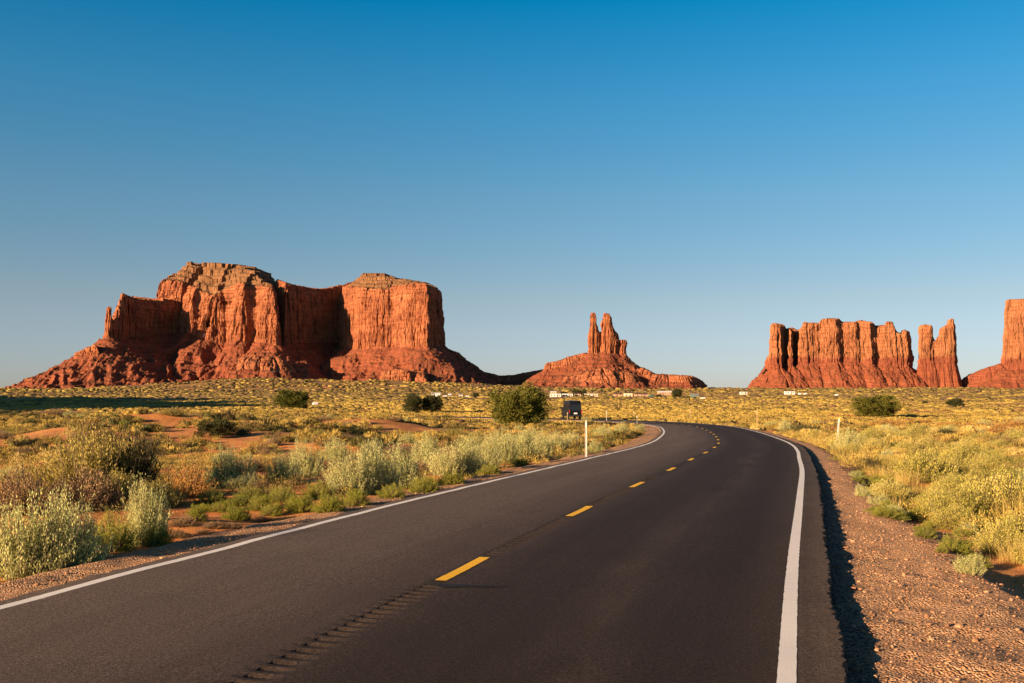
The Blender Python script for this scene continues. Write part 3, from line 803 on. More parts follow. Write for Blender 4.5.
B4 = [
    dict(poly=[(918.6, 10), (919.5, -24), (930, -28), (934, -22), (945, -28), (954.3, -24), (955.6, 10), (955, 40), (919, 40)],
         top=[(918, 332), (919.5, 327), (925, 324.5), (931.5, 326), (932.5, 341), (934.5, 342), (937, 338), (939.5, 336), (940.5, 329), (949, 323.5), (951, 319), (953, 319), (954.5, 328), (957, 340)],
         con=[(917, 364), (935, 360), (960, 362)], w=4.5, cap=12, col=(20, 3.0), jag=1.5, warp=1.2, k=0.26, pw=1.0, step=7, lump=2),
]
butte('rock_pillar', 'free standing red rock pillar notched like two ears, beside the columned butte', 'rock pillar', 2720.0, B4, 1060, 1270, 2590, 2860, 1.1, 4, ('cliff_pale', 'talus'))

B5 = [
    dict(poly=[(1002.5, 20), (1004, -35), (1020, -55), (1060, -60), (1120, -30), (1130, 150), (1005, 160)],
         top=[(1001, 306), (1005, 302), (1008, 300), (1060, 298), (1130, 304)], con=[(1000, 367), (1020, 370), (1130, 372)], w=13, cap=60, col=(30, 5), jag=2.0, warp=4, k=1.2, pw=1.1),
    dict(poly=[(957, 20), (968, 0), (985, -30), (1004, -40), (1006, 60), (960, 60)], top=[(955, 386), (962, 380), (970, 375), (980, 370), (990, 367), (1004, 363)], con=[(964, 384), (980, 379), (1006, 374)], w=10, cap=30, col=(16, 4), k=1.3, jag=1.5),
]
butte('square_butte', 'tall square shouldered red butte cut off at the right edge of the view', 'butte', 2720.0, B5, 1190, 1800, 2500, 2960, 1.5, 5, ('cliff_pale', 'talus'))

# ------------------------------------------------------------------ plants
def tri_leaves(P, D, L, Wd, g):
    """small diamond leaves: base points, directions, lengths, widths"""
    n = len(P)
    D = D / (np.linalg.norm(D, axis=1, keepdims=True) + 1e-9)
    rv = g.normal(size=(n, 3)); sd = np.cross(D, rv); sd /= np.linalg.norm(sd, axis=1, keepdims=True) + 1e-9
    L = np.asarray(L).reshape(-1, 1) * np.ones((n, 1)); Wd = np.asarray(Wd).reshape(-1, 1) * np.ones((n, 1))
    m = P + D * L * 0.45
    V = np.stack([P, m + sd * Wd * .5, P + D * L, m - sd * Wd * .5], 1).reshape(-1, 3)
    b = np.arange(n)[:, None] * 4
    F = np.concatenate([b + np.array([[0, 1, 2]]), b + np.array([[0, 2, 3]])], 1).reshape(-1, 3)
    return V, F

def blades(P, H, Wd, a, lean, bend, g):
    """grass blades of two segments"""
    n = len(P)
    h = np.stack([np.cos(a), np.sin(a), np.zeros(n)], 1); up = np.array([0, 0, 1.0])
    tw = a + g.uniform(0.6, 2.5, n); sd = np.stack([np.cos(tw), np.sin(tw), np.zeros(n)], 1)
    H = H[:, None]; Wd = Wd[:, None]; sl = np.sin(lean)[:, None]; cl = np.cos(lean)[:, None]; bd = bend[:, None]
    mid = P + (h * sl + up * cl) * H * 0.55
    d2 = h * (sl + bd) + up * (cl - bd * 0.5)
    d2 /= np.linalg.norm(d2, axis=1, keepdims=True)
    tip = mid + d2 * H * 0.5
    V = np.stack([P - sd * Wd * .5, P + sd * Wd * .5, mid - sd * Wd * .4, mid + sd * Wd * .4, tip], 1).reshape(-1, 3)
    b = np.arange(n)[:, None] * 5
    F = np.concatenate([b + np.array([[0, 1, 3]]), b + np.array([[0, 3, 2]]), b + np.array([[2, 3, 4]])], 1).reshape(-1, 3)
    return V, F

def tubes(A, B, r0, r1):
    """straight three sided twigs"""
    n = len(A); D = B - A; D = D / (np.linalg.norm(D, axis=1, keepdims=True) + 1e-9)
    a = np.cross(D, np.array([0.3, 0.5, 0.81])); a /= np.linalg.norm(a, axis=1, keepdims=True) + 1e-9; b = np.cross(D, a)
    ring = lambda P, r: [P + (a * math.cos(k * 2.094) + b * math.sin(k * 2.094)) * r for k in range(3)]
    V = np.stack(ring(A, r0) + ring(B, r1), 1).reshape(-1, 3)
    o = np.arange(n)[:, None] * 6
    F = np.concatenate([o + np.array([[k, (k + 1) % 3, 3 + (k + 1) % 3]]) for k in range(3)] + [o + np.array([[k, 3 + (k + 1) % 3, 3 + k]]) for k in range(3)], 1).reshape(-1, 3)
    return V, F

def dome_dirs(n, g, lo=0.25, hi=1.5):
    a = g.uniform(0, 2 * math.pi, n); e = np.arcsin(g.uniform(math.sin(lo), math.sin(hi), n))
    return np.stack([np.cos(a) * np.cos(e), np.sin(a) * np.cos(e), np.sin(e)], 1)

def make_shrub(kind, mat, g, stems, per, leaf, width=1.0, height=1.0, upright=0.6, start=0.3, clump=0.35, stem_r=0.006, lo=0.15, spread=0.56):
    """twiggy bush: stems fan out from one base, leaves crowd their upper part; about 1 m tall and wide"""
    D = dome_dirs(stems, g, lo, 1.5)
    lob = fbm(D[:, 0] * 1.7 + 5, D[:, 1] * 1.7, 2, int(g.integers(1e6)))
    ln = (0.72 + clump * lob + g.uniform(-.12, .12, stems)).clip(0.35, 1.2)
    B = np.stack([g.normal(0, .05 * width, stems), g.normal(0, .05 * width, stems), np.full(stems, -0.06)], 1)
    E = B + D * ln[:, None] * np.array([spread * width, spread * width, 1.0 * height])
    E[:, 2] += 0.10 * height
    Mid = B * .5 + E * .5 + np.stack([np.zeros(stems), np.zeros(stems), -upright * 0.1 * np.ones(stems)], 1) + (E - B) * np.array([.12, .12, -.05])
    t = g.uniform(start, 1.0, (stems, per)) ** 0.8
    t = t[..., None]
    Q = (1 - t) ** 2 * B[:, None] + 2 * t * (1 - t) * Mid[:, None] + t * t * E[:, None]
    T = 2 * (1 - t) * (Mid - B)[:, None] + 2 * t * (E - Mid)[:, None]
    T /= np.linalg.norm(T, axis=2, keepdims=True) + 1e-9
    P = Q.reshape(-1, 3) + g.normal(0, 0.011, (stems * per, 3)) * (0.5 + width)
    Dl = T.reshape(-1, 3) + np.array([0, 0, upright]) + g.normal(0, 0.38, (stems * per, 3))
    L = leaf * g.uniform(0.6, 1.4, stems * per)
    V, F = tri_leaves(P, Dl, L, L * 0.26, g)
    tint = np.repeat(np.repeat(g.uniform(0, 0.8, stems), per), 4)
    fol = npmesh('foliage', V, F, M[mat], attr={'tint': tint})
    V1, F1 = tubes(B, Mid, stem_r, stem_r * .7); V2, F2 = tubes(Mid, E, stem_r * .7, stem_r * .3)
    stm = npmesh('stem', np.vstack([V1, V2]), np.vstack([F1, F2 + len(V1)]), M['stem'])
    return fol, stm

def make_tuft(mat, g, n, hmin=.2, hmax=.64, wd=.0055, spread=.30, lean=1.25):
    P = np.stack([g.normal(0, spread * .5, n), g.normal(0, spread * .5, n), np.full(n, -.05)], 1)
    a = np.arctan2(P[:, 1], P[:, 0]) + g.normal(0, .7, n)
    V, F = blades(P, g.uniform(hmin, hmax, n), g.uniform(.6, 1.3, n) * wd, a, np.abs(g.normal(.12, lean * .5, n)), np.abs(g.normal(.25, .3, n)), g)
    return npmesh('grass_tuft', V, F, M[mat], attr={'tint': np.repeat(g.uniform(.2, .75, n), 5)})

def make_tree(mat, g, clumps, per, leaf, lobes=5, flat=0.8, trunk=0.35, seedoff=0.0):
    """bushy juniper about 1 m tall and 1.4 m wide, foliage in clumps on limbs"""
    D = dome_dirs(clumps, g, -1.2, 1.5)
    lob = 1 + 0.30 * fbm(D[:, 0] * 1.9 + seedoff, D[:, 1] * 1.9 + D[:, 2] * 1.3, 3, int(g.integers(1e6)))
    rad = g.uniform(0.12, 1.0, clumps) ** 0.45
    C = D * (rad * lob)[:, None] * np.array([0.62, 0.62, 0.50 * flat / 0.8]) + np.array([0, 0, 0.50])
    C[:, 2] = np.maximum(C[:, 2], 0.07 + 0.05 * g.random(clumps))
    cr = g.uniform(0.06, 0.13, clumps)
    o = g.normal(size=(clumps, per, 3)); o /= np.linalg.norm(o, axis=2, keepdims=True)
    o *= (g.uniform(0.3, 1.0, (clumps, per, 1)) ** .5) * cr[:, None, None]
    P = (C[:, None] + o).reshape(-1, 3)
    Dl = o.reshape(-1, 3) / 0.1 + np.array([0, 0, 0.9]) + g.normal(0, .5, P.shape) + np.repeat(C - np.array([0, 0, .3]), per, 0)
    V, F = tri_leaves(P, Dl, leaf * g.uniform(.6, 1.4, len(P)), leaf * .42, g)
    tint = np.repeat(np.repeat(g.uniform(0, .8, clumps), per), 4)
    crown = npmesh('crown', V, F, M[mat], attr={'tint': tint})
    mb = MB()
    mb.tube([(0, 0, -.12), (.01, 0, .12), (.03, .02, trunk), (.02, .02, .75)], [.045, .038, .028, .008], 7)
    for k in range(14):
        c = C[int(g.integers(clumps))]
        z0 = g.uniform(.03, .3)
        mb.tube([(0.01, 0, z0), (c[0] * .5, c[1] * .5, z0 + (c[2] - z0) * .35), tuple(c)], [.02, .012, .004], 5)
    me = bpy.data.meshes.new('trunk'); me.from_pydata(mb.v, [], mb.f); me.materials.append(M['bark']); me.update()
    return crown, me

PROTO = {}
def protos():
    g = np.random.default_rng(3)
    PROTO['sage'] = [make_shrub('sagebrush', 'sage', g, 280, 80, .033, 1.05, 1.05, 2.2, .2, .34) for _ in range(3)]
    PROTO['sage_far'] = [make_shrub('sagebrush', 'sage', g, 80, 14, .10, 1.1, 1.0, 1.1, .25, .32) for _ in range(3)]
    PROTO['green'] = [make_shrub('bush', 'green', g, 300, 44, .034, 1.1, .9, .5, .45, .14, lo=-.05) for _ in range(2)]
    PROTO['gold'] = [make_shrub('bush', 'gold', g, 300, 46, .036, 1.2, .9, .9, .35, .28, lo=.05) for _ in range(2)]
    PROTO['rust'] = [make_shrub('bush', 'rust', g, 150, 40, .045, 1.25, .9, .7, .25, .3) for _ in range(2)]
    PROTO['brown'] = [make_shrub('bush', 'brown', g, 320, 36, .040, 1.2, .9, .5, .2, .22, lo=0.0) for _ in range(2)]
    PROTO['dark'] = [make_shrub('bush', 'darkgreen', g, 300, 50, .040, 1.2, .9, .6, .25, .25, lo=0.0) for _ in range(2)]
    PROTO['lime'] = [make_shrub('bush', 'lime', g, 380, 60, .034, 1.1, .95, 1.1, .12, .16, lo=.02) for _ in range(3)]
    PROTO['tuft'] = [(make_tuft('straw', g, 420), None) for _ in range(3)]
    PROTO['juniper'] = [make_tree('juniper', g, 320, 90, .048, seedoff=k * 3.1) for k in range(2)]
    PROTO['darktree'] = [make_tree('darkgreen', g, 170, 70, .06, seedoff=k * 2.3) for k in range(2)]
protos()
PART = {'juniper': ('crown', 'trunk'), 'darktree': ('crown', 'trunk')}
FIRST = {}
def plant(kind, name, x, y, h, w, label, cat, group=None, var=None, rz=None, z=None):
    """first of a kind and shape is built, later ones are copies of the thing and of its parts"""
    v = random.randrange(len(PROTO[kind])) if var is None else var % len(PROTO[kind])
    a, b = PROTO[kind][v]
    key = (kind, v, name)
    if b is None:
        o = link(name, a) if key not in FIRST else FIRST[key].copy()
        if key in FIRST: COL.objects.link(o)
    elif key not in FIRST:
        o = thing(name, label, cat)
        n1, n2 = PART.get(kind, ('foliage', 'stem'))
        link(n1, a, o); link(n2, b, o)
    else:
        src = FIRST[key]
        o = src.copy(); COL.objects.link(o)
        for ch in src.children:
            c = ch.copy(); COL.objects.link(c); c.parent = o
    FIRST.setdefault(key, o)
    if 'group' in o: del o['group']
    tag(o, label, cat, group)
    o.location = (x, y, tz(x, y) if z is None else z)
    o.rotation_euler = (0, 0, random.uniform(0, 6.28) if rz is None else rz)
    o.scale = (w, w, h)
    return o

def at(px, py):
    """ground point seen at that place of the photograph"""
    lo = None
    D = np.concatenate([np.arange(5, 60, .1), np.arange(60, 300, .5), np.arange(300, 1500, 3)])
    X = (px - 512) / 1000 * D
    z = terrain(X, D)
    row = HOR + (CAMZ - z) / D * 1000
    i = np.nonzero(row <= py)[0]
    k = i[0] if len(i) else len(D) - 1
    return float(X[k]), float(D[k])

OCC = []                                               # places already taken: x, y, radius
def put(kind, name, px, py, hpx, wpx, label, cat, group=None, var=None, D=None):
    if D is None: x, y = at(px, py)
    else: x, y = (px - 512) / 1000 * D, D
    h, w = hpx * y / 1000, wpx * y / 1000
    OCC.append((x, y, w * .5))
    nw = {'juniper': 1.3, 'darktree': 1.3, 'tuft': .7}.get(kind, 1.15)
    nh = {'juniper': 1.08, 'darktree': 1.08, 'tuft': .62}.get(kind, .98)
    return plant(kind, name, x, y, h / nh, w / nw, label, cat, group, var)

# junipers and trees
put('juniper', 'juniper_tree', 519, 425, 42, 60, 'large round juniper with lit yellow green crown, left of the dark van', 'tree', var=0, D=104)
put('juniper', 'juniper_tree', 293, 409.5, 21, 33, 'round green juniper standing alone below the big butte', 'tree', var=1)
put('darktree', 'juniper_tree', 413, 413, 21, 20, 'sparse juniper on the left of a close pair beyond the left field', 'tree', var=0)
put('darktree', 'juniper_tree', 432, 413, 19, 24, 'denser darker juniper on the right of a close pair beyond the left field', 'tree', var=1)
put('juniper', 'juniper_tree', 875, 418, 24, 44, 'broad olive green juniper in the grass field right of the road', 'tree', var=1)
put('darktree', 'juniper_tree', 955, 408, 10, 18, 'small dark juniper far out on the right plain below the rock pillar', 'tree', var=0)
put('darktree', 'desert_bush', 925, 404.5, 4, 6, 'tiny dark bush far out on the right plain, left of the small dark juniper', 'bush', var=1)
put('darktree', 'desert_bush', 218, 438, 20, 40, 'low dark green bush on the bare red slope left of the road', 'bush', var=1)
put('green', 'desert_bush', 125, 428.5, 13, 16, 'small upright green bush on the crest above the tall olive bush', 'bush')
put('green', 'desert_bush', 389, 409, 7, 9, 'small round bush between the lone juniper and the juniper pair', 'bush', D=190)
put('dark', 'desert_bush', 590, 428, 9, 17, 'small dark shaded bush behind the tall white roadside post', 'bush')
put('green', 'desert_bush', 12, 436, 12, 22, 'small green bush at the left edge of the far left field', 'bush')
for px, py, h, w, lab in [(577, 391, 8, 11, 'dark rounded tree above the white trailers of the hamlet'), (584.5, 391, 8, 5, 'slim upright dark tree beside the rounded one above the white trailers'),
                          (563, 396, 6, 10, 'dark tree between the white trailers of the hamlet'), (677, 396.5, 10, 12, 'largest dark green tree of the hamlet, by the pale roofed house'),
                          (659, 396.5, 4, 6, 'low dark bush left of the pale roofed hamlet house'), (476, 397, 5, 7, 'small dark tree at the left end of the hamlet')]:
    put('darktree', 'village_tree', px, py, h, w, lab, 'tree', D=815 if py < 394 else 770)

# big bushes in the left foreground
put('sage', 'sagebrush', 26, 574, 88, 140, 'largest pale grey green sagebrush, at the lower left edge beside the road', 'sagebrush', var=0)
put('sage', 'sagebrush', 74, 565, 72, 84, 'pale feathery sagebrush on the right flank of the largest one', 'sagebrush', var=1)
put('sage', 'sagebrush', 146, 546, 72, 56, 'upright plume like sagebrush near the left road edge, with a green bush at its foot', 'sagebrush', var=2)
put('green', 'desert_bush', 114, 550, 52, 56, 'yellow green bush squeezed between the two foreground sagebrushes', 'bush', var=0)
put('green', 'desert_bush', 158, 546, 32, 36, 'low dark green bush at the foot of the plume like sagebrush', 'bush', var=1)
put('gold', 'desert_bush', 84, 486, 84, 118, 'tall olive yellow bush, sunlit, the highest growth in the left field', 'bush', var=0, D=24)
put('dark', 'desert_bush', 130, 488, 76, 70, 'tall dark green bush on the right side of the olive yellow one', 'bush', var=0, D=24.5)
put('gold', 'desert_bush', 116, 504, 44, 66, 'golden green bush in front of the tall dark bush', 'bush', var=1)
put('brown', 'desert_bush', 26, 512, 54, 96, 'grey brown twiggy bush at the left edge behind the largest sagebrush', 'bush', var=0)
put('brown', 'desert_bush', 84, 508, 50, 84, 'grey brown twiggy bush in front of the tall olive bush', 'bush', var=1)
put('rust', 'desert_bush', 188, 496, 44, 54, 'rusty brown bush right of the tall dark bush', 'bush', var=0)
put('gold', 'desert_bush', 164, 506, 36, 46, 'ochre bush in the shade between the tall dark and rusty bushes', 'bush', var=0)
put('sage', 'sagebrush', 232, 488, 42, 60, 'pale sagebrush below the bare red slope, behind the small green bushes', 'sagebrush', var=1)
put('green', 'desert_bush', 212, 504, 22, 40, 'low bright green bush just below the rusty brown bush', 'bush', var=0)
put('green', 'desert_bush', 197, 521, 24, 26, 'round bright green bush alone on the verge, nearest the road', 'bush', var=1)
put('green', 'desert_bush', 237, 520, 22, 36, 'bright green bush on the verge, right of the round one', 'bush', var=0)
put('green', 'desert_bush', 262, 510, 22, 34, 'green bush on the verge in front of the pale sagebrush row', 'bush', var=1)
for i, (px, py, h, w) in enumerate([(284, 484, 34, 44), (305, 478, 38, 46), (350, 494, 46, 60), (376, 492, 54, 58), (404, 488, 46, 56), (336, 466, 30, 40), (372, 462, 26, 36), (425, 470, 30, 44),
                                   (446, 476, 34, 44), (466, 473, 36, 44), (486, 468, 32, 44), (505, 463, 32, 40), (524, 459, 30, 36), (543, 456, 26, 34), (470, 455, 24, 36), (498, 450, 22, 34), (430, 454, 22, 32),
                                   (555, 452, 22, 32), (603, 441, 18, 26), (622, 436, 14, 22), (572, 448, 18, 28), (528, 446, 20, 30), (595, 452, 12, 20), (640, 432, 9, 16)]):
    put('sage', 'sagebrush', px, py, h, w, 'pale grey green sagebrush in the row along the left road edge', 'sagebrush', 'sagebrush lining the left road edge', var=i)
for i, (px, py, h, w) in enumerate([(184, 526, 14, 34), (214, 528, 9, 26), (178, 538, 11, 28), (232, 529, 8, 22), (262, 522, 9, 24), (204, 534, 6, 18), (150, 520, 22, 34)]):
    put('brown', 'desert_bush', px, py, h, w, 'low brown twiggy bush on the bare soil beside the left verge', 'bush', 'brown bushes beside the left verge', var=i)
for i, (px, py, h, w) in enumerate([(222, 512, 16, 30), (250, 500, 18, 36), (272, 516, 18, 30), (240, 506, 16, 30), (206, 512, 12, 22), (300, 512, 24, 40), (330, 512, 26, 40), (356, 506, 24, 34), (392, 498, 20, 34), (424, 492, 22, 38), (452, 484, 18, 34), (283, 502, 22, 34), (490, 474, 14, 28), (520, 466, 12, 26), (318, 498, 24, 36)]):
    put('green', 'desert_bush', px, py, h, w, 'low dark green bush at the foot of the left sagebrush row', 'bush', 'green bushes below the sagebrush row', var=i)
# right verge
put('green', 'desert_bush', 955, 552, 24, 44, 'low green leafy bush on the gravel slope, lowest on the right', 'bush', var=0)
put('green', 'desert_bush', 1012, 543, 34, 40, 'bright green bush at the right edge of the picture', 'bush', var=1)
put('sage', 'sagebrush', 850, 452, 26, 40, 'grey green sagebrush at the foot of the leaning right post', 'sagebrush', var=0)
for i, (px, py, h, w) in enumerate([(800, 433, 13, 26), (786, 431, 12, 22), (814, 434, 12, 24), (772, 428, 8, 18)]):
    put('dark' if i in (0, 2) else 'sage', 'verge_bush', px, py, h, w, 'dark low bush in the line outside the road bend on the right', 'bush', 'low bushes outside the bend', var=i)
for i, (px, py, h, w) in enumerate([(890, 428, 12, 50), (918, 425, 9, 40), (1000, 436, 16, 56), (978, 430, 11, 40), (1018, 428, 12, 40), (950, 428, 9, 36), (935, 444, 12, 30)]):
    put('rust', 'rust_bush', px, py, h, w, 'rusty orange brown bush among the yellow grass right of the road', 'bush', 'rusty bushes in the right field', var=i)
for i, (px, py, h, w) in enumerate([(1000, 448, 16, 40), (960, 462, 16, 34), (900, 452, 14, 34), (985, 500, 22, 36), (930, 510, 24, 36), (880, 490, 22, 36), (870, 470, 18, 30), (1015, 470, 18, 34), (908, 478, 16, 30), (945, 436, 10, 30)]):
    put('green' if i % 3 else 'dark', 'field_bush', px, py, h, w, 'olive green bush half hidden in the yellow grass right of the road', 'bush', 'olive bushes in the right field', var=i)

def herbs():
    g = np.random.default_rng(33)
    for k in range(46):                                # small herbs rooted on the outer slope of the gravel
        s = S0 + 9 + 26 * g.random(); bw = float(np.interp(s - S0, [7, 11, 15.8, 19.4, 27], [2.1, 1.75, 1.25, .85, .65]))
        x, y, z, nx, ny = [float(q[0]) for q in road_frame(np.array([s]))]
        l = ER + bw + g.uniform(.1, 1.5)
        h = g.uniform(.10, .26)
        plant('green' if g.random() < .7 else 'sage', 'verge_herb', x + nx * l, y + ny * l, h, h * g.uniform(1.4, 2.2), 'small leafy herb on the outer edge of the gravel right of the road', 'herb', 'herbs along the right gravel edge', var=k)
herbs()

# individual grass tufts near the road, then the mass of grass and scrub
def free(x, y, k=0.8):
    for (a, b, r) in OCC:
        if (x - a) ** 2 + (y - b) ** 2 < (r * k) ** 2: return False
    return True
def scattered():
    g = np.random.default_rng(21); n = 0
    kinds = [('brown', 'greyish brown twiggy bush scattered on the red soil left of the road', 'brown bushes in the left field'), ('sage', 'pale sagebrush scattered in the open field left of the road', 'sagebrush in the left field'),
             ('gold', 'olive yellow bush scattered in the open field left of the road', 'olive bushes in the left field'), ('dark', 'small dark bush scattered in the open field left of the road', 'dark bushes in the left field')]
    kr = [('gold', 'golden bush rising from the grass right of the road', 'golden bushes in the right field'), ('brown', 'brown twiggy bush in the grass right of the road', 'brown bushes in the right field'),
          ('sage', 'pale sagebrush in the grass right of the road', 'sagebrush in the right field'), ('green', 'leafy green bush in the grass right of the road', 'leafy bushes in the right field')]
    while n < 230:                                     # bushes scattered over both fields, those one can still tell apart
        y = 22 + 110 * g.random() ** 1.5; x = g.uniform(-.55 * y, .57 * y)
        lat, arc = road_coords([x], [y]); l = lat[0]
        if not (l > 7.2 or l < -7.5) or not free(x, y, 1.0): continue
        k, lab, gr = (kr if l > 0 else kinds)[int(g.choice(4, p=[.30, .34, .20, .16] if l > 0 else [.42, .20, .24, .14]))]
        w = g.lognormal(-.05, .28) * (.85 + .004 * y); h = w * g.uniform(.42, .62)
        plant(k, 'field_shrub', x, y, h, w, lab, 'sagebrush' if k == 'sage' else 'bush', gr, var=n)
        OCC.append((x, y, w * .5)); n += 1
    n = 0
    while n < 115:                                     # rounded yellow green bushes crowd the right field
        y = 13 + 70 * g.random() ** 1.35; x = g.uniform(.10 * y, .60 * y)
        lat, arc = road_coords([x], [y]); l = lat[0]
        if l < ER + float(np.interp(arc[0] - S0, [7, 11, 15.8, 19.4, 27], [3.3, 3.1, 2.4, 1.8, 1.4])) or not free(x, y, 1.1): continue
        w = g.lognormal(.02, .28); h = w * g.uniform(.48, .68)
        plant('lime', 'rabbitbrush', x, y, h, w, 'rounded yellow green bush, one of many crowding the field right of the road', 'bush', 'yellow green bushes in the right field', var=n)
        OCC.append((x, y, w * .5)); n += 1
scattered()
def tufts():
    n = 0; g = np.random.default_rng(5)
    while n < 200:
        y = 9 + 58 * g.random() ** 1.25; x = g.uniform(-.56 * y, .60 * y)
        lat, arc = road_coords([x], [y]); l = lat[0]
        if not (l > ER + float(np.interp(arc[0] - S0, [7, 11, 15.8, 19.4, 27], [3.1, 2.9, 2.3, 1.6, 1.2])) or (l < -7.5 and y > 22 and g.random() < .3)): continue
        if l > 0 and pn(x / 3.0, y / 3.0, 80) < -0.45: continue
        if not free(x, y): continue
        side = l > 0
        h = g.lognormal(-.12, .28) * (0.95 if side else .6)
        plant('tuft', 'grass_tuft', x, y, h, h * g.uniform(1.0, 1.6), 'pale yellow bunch grass tuft in the field right of the road' if side else 'small dry yellow grass tuft among the bushes left of the road',
              'grass', 'bunch grass right of the road' if side else 'dry grass left of the road', var=n)
        n += 1
tufts()

BARE = list(RED)
for (px, py, wx) in [(985, 512, 40), (920, 441, 24), (830, 455, 22), (822, 444, 18), (950, 470, 20)]:
    x, y = at(px, py); BARE.append((x, y, wx * y / 2000.0, wx * y / 2000.0 * 1.6))
def bare(x, y):
    """False on the patches of open red sand"""
    ok = np.ones(np.shape(x), bool)
    wv = .75 * fbm(np.asarray(x) / 2.4, np.asarray(y) / 2.4, 3, 130)
    for (a, b, rx, ry) in BARE:
        ok &= (((x - a) / rx) ** 2 + ((y - b) / ry) ** 2) > 1 + wv
    return ok
def mass_grass():
    g = np.random.default_rng(8)
    Vs, Fs, Ts, n = [], [], [], 0
    def emit(V, F, T):
        nonlocal n
        Vs.append(V); Fs.append(F + n); Ts.append(T); n += len(V)
    # bands of distance: number of tufts, blades each, blade width, height
    for (r0, r1, cnt, nb, wd, h0, h1) in [(6, 20, 2300, 40, .006, .06, .22), (20, 45, 5200, 30, .010, .08, .27)]:
        r = np.sqrt(g.uniform(r0 ** 2, r1 ** 2, cnt * 2)); t = g.uniform(-.60, .60, cnt * 2)
        y = r * np.cos(t); x = r * np.sin(t)
        lat, arc = road_coords(x, y)
        den = fbm(x / 7, y / 7, 3, 90) + 0.35 * fbm(x / 1.6, y / 1.6, 2, 95)
        right = lat > 0
        edge = ER + np.interp(arc - S0, [7, 11, 15.8, 19.4, 27], [2.9, 2.6, 2.1, 1.4, 1.0]) + .35 * pn(arc / 1.3, arc * 0, 97)
        ok = np.where(right, (lat > edge) & (den > 0.12), (lat < -4.9) & (den > 0.12) & (y > 26))
        ok &= bare(x, y)
        x, y, den = x[ok][:cnt], y[ok][:cnt], den[ok][:cnt]; right = right[ok][:cnt]
        m = len(x); z = terrain(x, y)
        sc = g.uniform(.6, 1.25, m) * np.where(right, 1.0, .72)
        tint = np.clip(0.42 + .5 * fbm(x / 4.5, y / 4.5, 2, 99) + g.normal(0, .26, m), 0, 1.1)
        k = np.repeat(np.arange(m), nb)
        off = g.normal(0, .09, (m * nb, 2)) * sc[k, None] * (1 + wd * 14)
        P = np.stack([x[k] + off[:, 0], y[k] + off[:, 1], z[k] - .02], 1)
        a = np.arctan2(off[:, 1], off[:, 0]) + g.normal(0, .6, m * nb)
        V, F = blades(P, g.uniform(h0, h1, m * nb) * sc[k], g.uniform(.6, 1.3, m * nb) * wd, a, np.abs(g.normal(.15, .3, m * nb)), np.abs(g.normal(.25, .3, m * nb)), g)
        emit(V, F, np.repeat(tint[k], 5))
    o = link('dry_grass', npmesh('dry_grass', np.vstack(Vs), np.vstack(Fs), M['straw'], attr={'tint': np.concatenate(Ts)}))
    tag(o, 'dry yellow grass spread over the fields on both sides of the road', 'grass', kind='stuff')
mass_grass()

